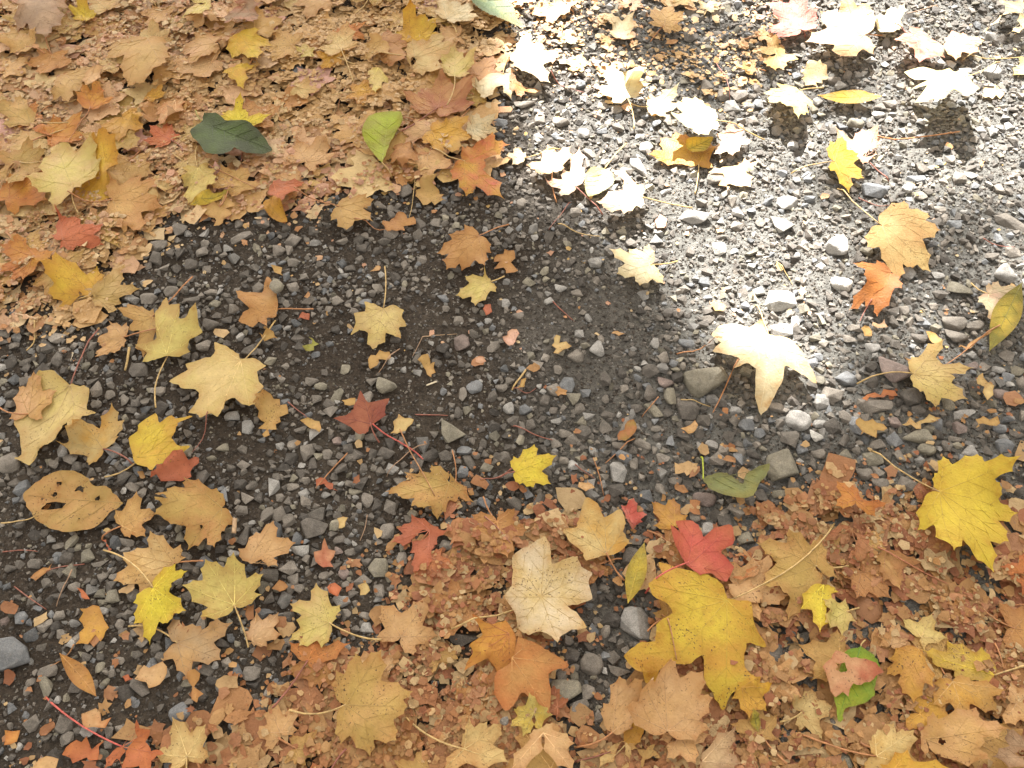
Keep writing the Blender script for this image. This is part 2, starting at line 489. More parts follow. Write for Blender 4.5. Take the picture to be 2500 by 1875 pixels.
# ------------------------------------------------------------------ stones that can be picked out one by one
# tile: x,y,width,height[,tone][,R rounded][,rotation]
STONE_DATA = {
 'A': "1165,1490,110,90 1545,1440,60,70 1560,1530,90,130,g,,25 1475,1605,70,60,p 1310,1630,80,70 1020,1600,110,110 1210,1500,50,45,p 1330,1570,55,50 1105,1640,60,60,d 1410,1610,60,80,d",
 'B': "605,1105,130,100 1215,1075,100,145,o,R 1050,1110,80,70,d 960,1220,100,90 805,1310,85,65,g,,-30 1540,1205,90,80 240,1540,125,110 145,1610,85,75 875,1480,95,85 1160,1430,80,65 1330,1200,50,70 40,1430,90,70 195,620,70,60,b 260,460,90,110,b 510,600,70,80,b 1590,780,90,60,b 1065,1430,70,80,d 1140,1110,110,80 1295,1265,80,60,d 1600,1355,60,60 700,1510,55,50 680,1590,70,60,d 370,1480,70,60,d",
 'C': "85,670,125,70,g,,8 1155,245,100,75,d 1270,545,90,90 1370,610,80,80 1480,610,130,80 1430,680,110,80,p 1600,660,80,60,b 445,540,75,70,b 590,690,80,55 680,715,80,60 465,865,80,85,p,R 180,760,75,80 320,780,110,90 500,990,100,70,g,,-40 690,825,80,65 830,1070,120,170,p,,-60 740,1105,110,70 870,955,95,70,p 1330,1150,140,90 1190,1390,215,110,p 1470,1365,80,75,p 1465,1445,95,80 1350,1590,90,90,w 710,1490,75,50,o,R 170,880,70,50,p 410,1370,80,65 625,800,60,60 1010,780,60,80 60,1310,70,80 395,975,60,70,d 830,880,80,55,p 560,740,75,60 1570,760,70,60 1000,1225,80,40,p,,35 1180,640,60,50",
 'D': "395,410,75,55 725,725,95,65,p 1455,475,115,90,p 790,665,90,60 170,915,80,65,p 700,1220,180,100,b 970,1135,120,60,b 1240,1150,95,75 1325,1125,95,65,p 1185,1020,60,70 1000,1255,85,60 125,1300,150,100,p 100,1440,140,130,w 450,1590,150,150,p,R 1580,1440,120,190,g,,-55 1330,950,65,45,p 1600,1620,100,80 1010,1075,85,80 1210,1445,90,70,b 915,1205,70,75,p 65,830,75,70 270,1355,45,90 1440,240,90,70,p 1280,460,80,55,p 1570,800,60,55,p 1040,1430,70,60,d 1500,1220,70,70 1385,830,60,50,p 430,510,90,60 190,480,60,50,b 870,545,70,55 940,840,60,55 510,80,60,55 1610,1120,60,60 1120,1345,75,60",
 'E': "960,270,110,90 1110,225,100,85 1365,430,110,100,d 1240,50,95,85,d 375,670,75,125,d 40,410,90,90 895,735,120,105,d 470,480,75,70 480,575,60,60 710,900,75,65 805,930,60,80 60,1340,150,165,g,R 1500,1025,105,75,p 1600,1095,80,100,p 1435,1230,85,60,o,R 1575,1340,95,65 1365,1300,70,40,o,R 1600,1555,90,100 1385,295,75,55,o 85,580,70,55 620,955,70,60 350,1345,75,70 855,1500,90,75 560,355,90,60 1510,330,70,70 690,1030,60,60,r,R 200,1395,65,55 1250,885,45,40,p,R 1560,1640,90,70 1135,75,60,70,d 300,520,60,70 35,510,70,60",
 'F': "235,190,85,85 240,35,80,60 605,55,75,50,d 1095,130,60,50 960,160,40,55,o,R 1330,545,110,125,r 575,720,65,75,o 360,800,90,70 415,830,90,60,o,R 515,910,75,135,o,,55 845,830,135,130,o 1275,1130,170,190,o 1415,835,110,90,b 1340,885,55,110 1590,830,80,60 1635,970,80,90,p,R 740,1165,90,60 840,1265,125,90,d 235,1210,80,75 330,1260,110,130 460,1270,70,80 235,1480,95,60 305,1530,75,85,p 715,1565,80,115 640,1510,90,60,o 1385,1325,85,115,d,,-55 1340,1390,75,85,b 1475,1590,95,85,b 520,1185,65,60,r 1310,405,70,65 1535,575,95,75,g,,35 600,230,45,65 1620,290,60,70,p 690,1360,55,80,d 760,1355,45,60 1030,130,50,45 870,665,45,55,p 950,720,45,50,p 900,520,70,60,d 365,1330,60,90,d 55,860,90,70,d 490,1330,70,55 150,1550,60,60 1230,325,50,50 1450,425,50,40,b 1505,405,50,45,p",
 'G': "550,580,95,120,p,R 320,185,80,65,p 240,270,70,50,p 40,370,75,55 420,220,75,55 415,620,115,110 1260,810,290,205,o,R 1005,800,110,85,r 1030,900,85,125,o 1150,985,150,145,d 920,985,75,130,o,,-55 1135,550,105,75,b 930,555,60,80,p 355,820,105,110,b 455,1045,65,85,o,R 285,1185,80,85 855,1200,110,95,g,,-30 695,1385,115,160,p 795,1330,65,95 1065,1440,95,70 1100,1375,115,65,d 1255,1560,160,120,r,R 1620,1540,90,100,d 630,1000,105,60,d 815,970,90,70,d 700,1210,95,65 355,1125,105,65 540,30,95,70,p 440,960,75,80 300,715,60,70 1525,1090,110,85,b 1610,1140,75,70,b 1455,985,85,60,p 1610,200,90,70,p 270,840,100,100 585,1575,60,85 525,1240,50,70,p 970,1490,75,90 340,1300,70,70 1490,1250,70,80 1300,1210,90,65,p 1050,680,60,65,b 1155,1060,60,40 980,1300,100,70 800,1090,70,50 940,1105,75,45 215,910,65,80,d 1005,1240,60,50",
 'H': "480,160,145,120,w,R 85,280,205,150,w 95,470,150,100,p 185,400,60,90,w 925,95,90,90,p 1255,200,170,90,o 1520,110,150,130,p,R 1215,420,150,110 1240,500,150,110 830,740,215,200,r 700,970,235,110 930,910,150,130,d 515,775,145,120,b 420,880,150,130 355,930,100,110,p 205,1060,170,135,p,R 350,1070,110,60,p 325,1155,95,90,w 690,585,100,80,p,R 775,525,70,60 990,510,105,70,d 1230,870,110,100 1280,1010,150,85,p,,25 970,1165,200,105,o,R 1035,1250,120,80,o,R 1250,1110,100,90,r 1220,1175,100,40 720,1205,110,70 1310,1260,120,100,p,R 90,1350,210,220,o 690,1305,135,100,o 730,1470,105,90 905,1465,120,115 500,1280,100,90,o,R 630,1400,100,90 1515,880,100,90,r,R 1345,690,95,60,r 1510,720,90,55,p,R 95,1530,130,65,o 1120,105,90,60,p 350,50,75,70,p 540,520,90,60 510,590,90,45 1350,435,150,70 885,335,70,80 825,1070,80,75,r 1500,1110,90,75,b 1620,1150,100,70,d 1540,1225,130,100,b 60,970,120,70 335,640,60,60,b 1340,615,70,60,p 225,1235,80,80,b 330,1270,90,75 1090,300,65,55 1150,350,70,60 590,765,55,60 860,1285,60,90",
 'I': "80,930,265,235,b 305,1030,130,90 220,330,95,75 650,330,60,100,g,,35 660,420,75,65 735,415,70,50 370,215,90,45 370,270,75,50,b 130,680,80,90,b 240,695,75,55 295,740,90,90,g,,35 660,635,75,50,p,R 575,870,65,75 555,940,70,65,d 920,835,90,80 640,1005,60,80,o 735,545,100,90,o 380,670,80,65 1160,1300,150,150,b,R 1620,1040,120,100 1505,1380,85,70,p 1505,1290,80,60,p,,25 1540,1155,60,65 1110,1640,120,60,b 740,1155,60,65 190,1100,65,55 20,700,60,80,r 780,780,55,80,d 370,540,110,40,d 490,1130,110,90,d 790,1400,110,60 430,1470,90,90 500,225,45,55,o 655,580,70,50,o 760,960,80,50 570,280,90,90,o 65,360,80,65,d 870,780,70,60 395,790,60,65 600,1120,70,70",
 'J': "370,100,190,140,d 280,240,125,85,p 540,170,90,65,d 235,430,80,90 435,405,70,65 565,390,80,90,r,R 790,360,130,130,o 940,290,80,90 845,110,100,120 1240,205,110,90 1360,135,110,70 1470,80,75,65,r 800,500,100,110,g,,-50 955,590,90,80,p 790,615,70,60 585,655,60,65 705,670,80,60 720,745,90,70,p 920,710,150,200,d 1065,700,60,75 1340,800,200,120,d 1380,680,100,100,d 380,1120,70,70,d 30,1260,80,90 75,1160,60,80 145,1130,90,80,d 30,1390,70,90,b 455,1535,80,50 610,250,80,60 530,240,60,60,r 870,420,80,60,o 890,475,55,45 100,950,60,55,d 1180,550,80,60,d 580,465,60,45",
 'K': "805,725,205,250,p 350,1160,215,180,o,R 500,1160,100,115 440,1260,130,110 520,985,155,145,g,R 700,1015,150,90 385,910,120,120,d 800,175,100,70 985,200,80,90 930,370,80,70,d 600,470,80,60 1390,50,110,120,d 1520,155,110,90,o 1700,930,160,190,d,R 1320,1280,90,100,d 1505,1440,90,85,d,R 95,55,70,90,b 1200,20,90,80 770,280,110,130,d 550,690,60,50,d 410,1000,70,50 1600,90,90,50 870,140,55,50 930,170,50,60",
 'L': "1440,485,105,75,o,R 455,1400,110,130,d 470,1610,170,110,o 150,40,120,60 155,140,100,70 900,30,80,60 40,80,70,60,d 580,1590,70,60,d",
}
for t, s in STONE_DATA.items():
    for e in s.split():
        q = e.split(',')
        x, y, w, h = map(float, q[:4])
        tone = q[4] if len(q) > 4 and q[4] else 'g'
        rnd = len(q) > 5 and q[5] == 'R'
        rot = float(q[6]) if len(q) > 6 else 0
        place_stone(t, x, y, w, h, tone, rnd, rot)

# the rest of the gravel: too many to pick apart, one mesh of real stones
def scatter_gravel():
    occ = np.zeros((NX, NY), bool)
    for o, *_ in STONES:
        a, b = o.scale[0] * 0.9, o.scale[1] * 0.9
        i0, i1, j0, j1 = hwin(o.location.x - a, o.location.x + a, o.location.y - b, o.location.y + b)
        q = ((gx[i0:i1, j0:j1] - o.location.x) / a) ** 2 + ((gy[i0:i1, j0:j1] - o.location.y) / b) ** 2
        occ[i0:i1, j0:j1] |= q < 1
    # medium stones, biggest first
    n = 150000
    x = rng.uniform(GX0, GX1, n); y = rng.uniform(GY0, GY1, n)
    r = np.clip(rng.lognormal(math.log(0.0036), 0.46, n), 0.0020, 0.0098)
    sx, sy = to_px(x, y)
    lit, bare = litter_density(sx, sy), bareness(sx, sy)
    patch = 0.95 + 1.2 * vnoise(x, y, 5, 6) + 0.5 * vnoise(x, y, 14, 7) + np.where((sx > 1250) & (sy < 900), 0.35, 0)
    r = r * np.where((sy > 900) & (sx > 1400), 1.35, np.where((sy > 1050) | (sx < 700), 1.15, 1.0))
    keep = (rng.random(n) < np.clip(patch, 0.22, 1)) & (rng.random(n) < np.clip(1 - 1.25 * bare, 0.04, 1)) & ((lit < 0.9) | (rng.random(n) < 0.12))
    x, y, r = x[keep], y[keep], r[keep]
    od = np.argsort(-r)
    sel = []
    for k in od:
        rr = r[k] * 0.84
        i0, i1, j0, j1 = hwin(x[k] - rr, x[k] + rr, y[k] - rr, y[k] + rr)
        w = occ[i0:i1, j0:j1]
        if w.size == 0: continue
        q = (gx[i0:i1, j0:j1] - x[k]) ** 2 + (gy[i0:i1, j0:j1] - y[k]) ** 2 < rr * rr
        if (w & q).any(): continue
        w |= q
        sel.append(k)
    sel = np.array(sel)
    groups = [(x[sel], y[sel], r[sel], 1, 0.20)]
    # grit between them
    n = 230000
    gx_, gy_ = rng.uniform(-1.35, 1.35, n), rng.uniform(0.05, 1.95, n)
    sx, sy = to_px(gx_, gy_)
    lit = litter_density(sx, sy)
    ii = np.clip(((gx_ - GX0) / GD + .5).astype(int), 0, NX - 1); jj = np.clip(((gy_ - GY0) / GD + .5).astype(int), 0, NY - 1)
    keep = ~occ[ii, jj] & ((lit < 0.9) | (rng.random(n) < 0.08)) & (sx > -120) & (sx < 2620) & (sy < 1990) & (sy > -150)
    gx_, gy_ = gx_[keep], gy_[keep]
    gr = np.clip(rng.lognormal(math.log(0.0014), 0.42, len(gx_)), 0.0006, 0.0032)
    groups.append((gx_, gy_, gr, 0, 0.25))
    for x, y, r, sub, lift in groups:
        V, F, T = [], [], []; off = 0
        nv = 30 if sub else 6
        var = rng.integers(0, nv, len(x))
        for k in range(nv):
            s = np.where(var == k)[0]
            if len(s) == 0: continue
            if sub: w, f = hull_stone(500 + k, 9 + k % 6)
            else:
                rr = np.random.default_rng(700 + k)
                w = OCT_V * rr.uniform(0.7, 1.25, (6, 1)) + rr.normal(0, 0.12, (6, 3)); f = OCT_F
            m = len(s)
            ang = rng.uniform(0, 2 * math.pi, m); c, sn = np.cos(ang), np.sin(ang)
            asp = rng.uniform(0.62, 1.0, m); th = rng.uniform(0.50, 0.85, m)
            P = np.repeat(w[None], m, 0) * np.stack((r[s] * 1.08, r[s] * asp * 1.08, r[s] * th), -1)[:, None, :]
            tl = rng.normal(0, 0.25, m)
            Pz = P[..., 2] + P[..., 0] * tl[:, None]
            X = P[..., 0] * c[:, None] - P[..., 1] * sn[:, None] + x[s][:, None]
            Y = P[..., 0] * sn[:, None] + P[..., 1] * c[:, None] + y[s][:, None]
            Z = Pz + (soil_z(x[s], y[s]) + lift * r[s])[:, None]
            V.append(np.stack((X, Y, Z), -1).reshape(-1, 3))
            F.append((f[None] + (off + len(w) * np.arange(m))[:, None, None]).reshape(-1, 3)); off += m * len(w)
            tn = np.array([lin(TONES[t]) for t in 'gggdddpbog'])[rng.integers(0, 10, m)] * np.array((1.03, 1.0, 0.96)) * 1.04 * rng.uniform(0.5, 1.3, (m, 1))
            if not sub:                 # crumbs of soil among the grit
                cl = rng.random(m) < 0.62
                tn[cl] = np.array((0.052, 0.040, 0.029)) * rng.uniform(0.6, 1.5, (m, 1))[cl]
            T.append(np.repeat(tn, len(w), 0))
        me = mesh_np('gravel' if sub else 'grit', np.concatenate(V), np.concatenate(F), False)
        set_tint(me, np.concatenate(T))
        o = obj('gravel' if sub else 'grit', me, M_GRAVEL)
        tag(o, 'small grey angular gravel strewn over the dark soil' if sub else 'fine grey grit between the gravel stones',
            'gravel' if sub else 'grit', None, 'stuff')
    for k in range(len(groups[0][0])):
        xx, yy, rr = groups[0][0][k], groups[0][1][k], groups[0][2][k]
        if rr > 0.004: hraise(xx, yy, rr, rr, float(soil_z(xx, yy)) + rr * 1.1, float(soil_z(xx, yy)))
OCT_V = np.array([(1, 0, 0), (0, 1, 0), (-1, 0, 0), (0, -1, 0), (0, 0, 1), (0, 0, -1.0)])
OCT_F = np.array([(0, 1, 4), (1, 2, 4), (2, 3, 4), (3, 0, 4), (1, 0, 5), (2, 1, 5), (3, 2, 5), (0, 3, 5)])
scatter_gravel()

# ------------------------------------------------------------------ crumbled leaf litter
PAL_UL = [(220, 180, 124), (214, 170, 110), (226, 190, 138), (208, 156, 102), (220, 174, 132), (230, 200, 152), (202, 146, 96), (216, 164, 130), (222, 184, 116)]
PAL_LR = [(206, 148, 92), (213, 164, 104), (197, 135, 83), (219, 178, 122), (189, 127, 79), (206, 147, 100), (227, 192, 138), (182, 115, 74), (201, 150, 91)]
LITTER = {0: [[], [], [], 0], 1: [[], [], [], 0]}
def litter_piece(x, y, r, c, key, tilt):
    n = random.randint(7, 13)
    th = np.sort(np.linspace(0, 2 * math.pi, n, endpoint=False) + rng.normal(0, 0.16, n))
    rad = r * (0.62 + 0.38 * rng.random(n)); rad[::2] *= rng.uniform(0.6, 1.0)
    asp = rng.uniform(0.45, 1.0); a = rng.uniform(0, math.pi)
    u, v = rad * np.cos(th), rad * np.sin(th) * asp
    k1 = rng.normal(0, 0.22) / r; k2 = rng.normal(0, 0.2)
    z = k1 * v * v * 0.9 + k1 * u * u * 0.3 + rng.normal(0, 0.05 * r, n)
    P = np.zeros((n + 1, 3)); P[1:, 0] = u * math.cos(a) - v * math.sin(a); P[1:, 1] = u * math.sin(a) + v * math.cos(a); P[1:, 2] = z
    P[0, 2] = rng.normal(0, 0.06 * r)
    d = rng.uniform(0, 2 * math.pi)
    P[:, 2] += tilt * (P[:, 0] * math.cos(d) + P[:, 1] * math.sin(d))
    w = hsample(x + P[:, 0], y + P[:, 1])
    base = np.percentile(w, 75)
    zz = np.maximum(base + P[:, 2] - min(0, P[:, 2].min()) * 0.5, w - 0.001) + 0.0012
    P[:, 2] = zz
    P[:, 0] += x; P[:, 1] += y
    L = LITTER[key]
    L[0].append(P)
    L[1].append(np.array([(L[3], L[3] + 1 + i, L[3] + 1 + (i + 1) % n) for i in range(n)]))
    L[2].append(np.repeat(c[None], n + 1, 0)); L[3] += n + 1
    hraise(x, y, r * 0.6, r * 0.6 * asp, float(np.mean(zz)), float(np.mean(zz)) - 0.001)

def off_stones(x, y, sx, sy):
    k = np.ones(len(x), bool)
    for o, ox, oy, area, _ in STONES:
        if area < 1100: continue
        k &= (((x - o.location.x) / o.scale[0]) ** 2 + ((y - o.location.y) / o.scale[1]) ** 2 > 1.0) | (rng.random(len(x)) < 0.06)
    return k

def scatter_crumbs(n):
    x = rng.uniform(-1.35, 1.35, n); y = rng.uniform(0.05, 2.0, n)
    sx, sy = to_px(x, y)
    d = litter_density(sx, sy, 60)
    clump = np.clip(0.46 + 2.4 * vnoise(x, y, 7, 6) + 1.2 * vnoise(x, y, 19, 1), 0.05, 1)
    keep = (rng.random(n) < d * clump) & (sx > -120) & (sx < 2620) & (sy < 1990) & (sy > -150)
    x, y, sx, sy, d = x[keep], y[keep], sx[keep], sy[keep], d[keep]
    ok = off_stones(x, y, sx, sy); x, y, sx, sy, d = x[ok], y[ok], sx[ok], sy[ok], d[ok]
    m = len(x); q = 6
    r = np.clip(rng.lognormal(math.log(0.0035), 0.45, m), 0.0016, 0.010)
    cl = vnoise(x, y, 4, 5)
    hz = hsample(x, y)
    for key in (0, 1):
        s = np.where((sy > 860) == bool(key))[0]; k = len(s)
        pal = np.array([lin(c) for c in (PAL_LR if key else PAL_UL)])
        i = np.clip(((0.5 + 1.1 * cl[s] + rng.normal(0, 0.17, k)) * len(pal)).astype(int), 0, len(pal) - 1)
        c = pal[i] * (0.66 if key else 0.75) * rng.uniform(0.74, 1.06, (k, 1))
        th = np.linspace(0, 2 * math.pi, q, endpoint=False)[None] + rng.normal(0, 0.22, (k, q)) + rng.uniform(0, 6.28, (k, 1))
        rad = r[s][:, None] * rng.uniform(0.5, 1.0, (k, q))
        u = rad * np.cos(th); v = rad * np.sin(th)
        tx, ty = rng.normal(0, 0.17, (k, 1)), rng.normal(0, 0.17, (k, 1))
        w = tx * u + ty * v + rng.normal(0, 0.10, (k, q)) * r[s][:, None]
        P = np.zeros((k, q + 1, 3))
        P[:, 1:, 0] = u; P[:, 1:, 1] = v; P[:, 1:, 2] = w
        P[:, 0, 2] = rng.normal(0, 0.15, k) * r[s]
        P[..., 0] += x[s][:, None]; P[..., 1] += y[s][:, None]
        P[..., 2] += (hz[s] + 0.0012 + 0.25 * r[s])[:, None]
        L = LITTER[key]
        f = np.array([(0, 1 + j, 1 + (j + 1) % q) for j in range(q)])
        L[0].append(P.reshape(-1, 3)); L[1].append((f[None] + (L[3] + (q + 1) * np.arange(k))[:, None, None]).reshape(-1, 3))
        L[2].append(np.repeat(c, q + 1, 0)); L[3] += k * (q + 1)

def scatter_litter(n, dens, rm, zone=None):
    x = rng.uniform(-1.6, 1.6, n); y = rng.uniform(-0.25, 2.4, n)
    sx, sy = to_px(x, y)
    d = litter_density(sx, sy, 42)
    keep = (rng.random(n) < d * dens) & (sx > -500) & (sx < 3100) & (sy < 2500) & (sy > -400)
    x, y, sx, sy, d = x[keep], y[keep], sx[keep], sy[keep], d[keep]
    ok = off_stones(x, y, sx, sy); x, y, sx, sy, d = x[ok], y[ok], sx[ok], sy[ok], d[ok]
    r = np.clip(rng.lognormal(math.log(rm), 0.45, len(x)), 0.004, 0.034)
    r = np.where(d < 0.5, r * 0.5, r)
    cl = vnoise(x, y, 4, 5)
    for k in range(len(x)):
        low = sy[k] > 860
        pal = PAL_LR if low else PAL_UL
        i = int(np.clip((0.5 + 1.1 * cl[k] + random.gauss(0, 0.2)) * len(pal), 0, len(pal) - 1))
        c = lin(pal[i]) * (0.63 if low else 0.74) * random.uniform(0.78, 1.06)
        litter_piece(x[k], y[k], r[k], c, 1 if low else 0, abs(random.gauss(0, 0.07 if r[k] > 0.012 else 0.15)))
scatter_litter(15000, 1.0, 0.024)
scatter_litter(36000, 1.0, 0.0105)

# ------------------------------------------------------------------ leaves
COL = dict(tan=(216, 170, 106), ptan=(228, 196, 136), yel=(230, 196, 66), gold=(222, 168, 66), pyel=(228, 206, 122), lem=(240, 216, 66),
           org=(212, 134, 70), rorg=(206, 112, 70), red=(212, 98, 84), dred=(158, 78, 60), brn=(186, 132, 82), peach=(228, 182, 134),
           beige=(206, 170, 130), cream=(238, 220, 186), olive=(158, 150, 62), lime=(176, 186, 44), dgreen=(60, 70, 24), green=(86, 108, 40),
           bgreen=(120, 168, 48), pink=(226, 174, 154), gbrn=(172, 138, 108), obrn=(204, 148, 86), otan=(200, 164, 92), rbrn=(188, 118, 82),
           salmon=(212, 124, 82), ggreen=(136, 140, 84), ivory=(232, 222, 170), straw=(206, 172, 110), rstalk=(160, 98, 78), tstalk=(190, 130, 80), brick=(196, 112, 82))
TINTB = dict(tan='otan', ptan='tan', yel='gold', gold='obrn', pyel='ptan', lem='yel', org='gold', rorg='org', red='salmon', dred='rbrn', brn='obrn',
             peach='tan', beige='gbrn', cream='ptan', olive='yel', lime='olive', dgreen='green', green='olive', bgreen='green', pink='peach', gbrn='beige',
             obrn='brn', otan='tan', rbrn='org', salmon='rorg', ggreen='olive', ivory='pyel', brick='salmon')
def angdiff(a, b): return (b - a + math.pi) % (2 * math.pi) - math.pi

def arc(a, b, bow, n):
    """points from a (excluded) to b (included), bowed to the left by bow*length"""
    d = b - a; nrm = np.array((-d[1], d[0]))
    t = np.arange(1, n + 1)[:, None] / n
    return a + d * t + nrm * (4 * bow * t * (1 - t))

def maple_outline(tips, rr, torn=0.0):
    """outline round the origin (where the stalk joins) through the lobe tips"""
    tips = [np.asarray(t, float) for t in tips]
    ang = [math.atan2(t[1], t[0]) for t in tips]
    s = sum(angdiff(ang[i], ang[i + 1]) for i in range(len(ang) - 1))
    if s < 0: tips = tips[::-1]; ang = ang[::-1]       # counter-clockwise
    rad = [np.linalg.norm(t) for t in tips]
    pts = [np.zeros(2)]
    def pol(a, r): return np.array((math.cos(a) * r, math.sin(a) * r))
    n = len(tips)
    sinus = []
    for i in range(n - 1):
        da = abs(angdiff(ang[i], ang[i + 1]))
        f = float(np.interp(math.degrees(da), [8, 20, 40, 60, 90, 140], [0.95, 0.86, 0.72, 0.62, 0.50, 0.36])) * rr.uniform(0.93, 1.07)
        a = ang[i] + angdiff(ang[i], ang[i + 1]) * (0.5 + 0.12 * (rad[i] - rad[i + 1]) / (rad[i] + rad[i + 1]))
        sinus.append(pol(a, f * min(rad[i], rad[i + 1]) + 0.12 * abs(rad[i] - rad[i + 1])))
    b0 = pol(ang[0] - R(34), 0.36 * rad[0]); b1 = pol(ang[-1] + R(34), 0.36 * rad[-1])
    def side(a, b, up):
        """edge between a sinus (or base) and a tip with one or two teeth; up: a is the sinus"""
        S, T = (a, b) if up else (b, a)
        d = T - S; L = np.linalg.norm(d); sgn = -1 if up else 1      # outward: right of travel when going up (ccw)
        nr = np.array((-d[1], d[0])) / (L + 1e-9) * sgn
        out = []
        k = 2 if (L > 0.060 and rr.random() < 0.5) else 1
        if L < 0.014: k = 0
        us = [rr.uniform(0.42, 0.58)] if k == 1 else [rr.uniform(0.30, 0.38), rr.uniform(0.60, 0.68)]
        for j, u in enumerate(us[:k]):
            amp = rr.uniform(0.11, 0.19) * (1 if j == 0 else 0.62)
            out.append((S + d * u + nr * L * amp, 1))
        out.append((T, 1))
        return S, out
    seq = []                                            # (point, is_tooth)
    seq.append((np.zeros(2), 0)); seq.append((b0, 0))
    for i in range(n):
        lo = b0 if i == 0 else sinus[i - 1]
        _, up = side(lo, tips[i], True); seq += up
        hi = b1 if i == n - 1 else sinus[i]
        _, dn = side(tips[i], hi, False)
        dn = dn[:-1][::-1]
        seq += dn
        seq.append((hi, 0))
    P = [seq[0][0]]
    for j in range(1, len(seq)):
        a, b = seq[j - 1][0], seq[j][0]
        L = np.linalg.norm(b - a)
        m = max(2, min(7, int(L / 0.004)))
        bow = (0.15 if (seq[j - 1][1] and seq[j][1]) else 0.06) if (seq[j - 1][1] or seq[j][1]) else -0.10      # concave between teeth, rounded at the base
        if j <= 1: bow = -0.16
        P.extend(arc(a, b, bow, m))
    L = np.linalg.norm(P[-1]); P.extend(arc(P[-1], np.zeros(2), -0.16, max(1, min(5, int(L / 0.005))))[:-1])
    P = np.array(P)
    if torn:
        sz = np.mean(rad); th = np.arctan2(P[:, 1], P[:, 0])
        P *= (1 - torn * np.abs(vnoise(P[:, 0] + rr.random() * 9, P[:, 1], 3.2 / sz, 3)) * 1.4 - torn * 0.8 * np.abs(vnoise(P[:, 0], P[:, 1] + rr.random() * 9, 9 / sz, 5)))[:, None]
        P[0] = 0
    return P, tips

def scrap_outline(pts, rr):
    pts = [np.asarray(p, float) for p in pts]; P = []
    for i in range(len(pts)):
        a, b = pts[i], pts[(i + 1) % len(pts)]
        L = np.linalg.norm(b - a); m = max(2, min(7, int(L / 0.006)))
        d = b - a; nr = np.array((-d[1], d[0]))
        for t in range(m):
            u = t / m
            P.append(a + d * u + (0 if t == 0 else 1) * nr * rr.normal(0, 0.14))
    return np.array(P)

def oval_outline(tip, w, narrow, rr, rev=False):
    L = np.linalg.norm(tip); d = tip / L; nr = np.array((-d[1], d[0]))
    n = 34; P = []
    for s in (1, -1):
        for i in range(n):
            t = i / n if s == 1 else 1 - i / n
            if narrow: f = (math.sin(math.pi * t ** 0.9)) ** 1.15
            else: q = 1 - t if rev else t; f = (math.sin(math.pi * q ** 0.68)) ** 0.75 * (1 - 0.25 * q)
            tooth = 1 + (0.0 if narrow else 0.035) * (1 if i % 2 else -1)
            P.append(d * L * t + nr * s * f * tooth * w * L / 2)
    return np.array(P)

LEAVES = []                             # (object, sx, sy, noun, explicit label, landmark phrase)
def stalk_mesh(a, b, za, r0, r1, rr, lift=0.004, sag=0.10):
    n = 9; d = b - a; nr = np.array((-d[1], d[0])); bow = rr.uniform(-sag, sag)
    P = []
    for i in range(n):
        t = i / (n - 1)
        p = a + d * t + nr * 4 * bow * t * (1 - t)
        h = float(hsample(p[0], p[1])) + r1 * 0.6
        z = max(h, za * (1 - t) + (h + lift) * t) if i else za
        P.append((p[0], p[1], z))
    P = np.array(P); z = P[:, 2].copy()
    for _ in range(3): z[1:-1] = np.maximum(P[1:-1, 2] - 0.001, (z[:-2] + z[2:]) / 2)
    P[:, 2] = z
    return tube(P, [r0 + (r1 - r0) * (i / (n - 1)) ** 2 for i in range(n)], 5)

def settle(W, B, out, v2, z):
    i0, i1, j0, j1 = hwin(W[:, 0].min(), W[:, 0].max(), W[:, 1].min(), W[:, 1].max())
    if i1 > i0 and j1 > j0:
        gxx, gyy = gx[i0:i1, j0:j1], gy[i0:i1, j0:j1]
        m_ = inpoly(gxx - B[0], gyy - B[1], out)
        pp = np.stack((gxx[m_] - B[0], gyy[m_] - B[1]), -1)
        if len(pp):
            near = ((pp[:, None] - v2[None]) ** 2).sum(-1).argmin(1)
            sub = H[i0:i1, j0:j1]; sub[m_] = np.maximum(sub[m_], z[near] + 0.0004)

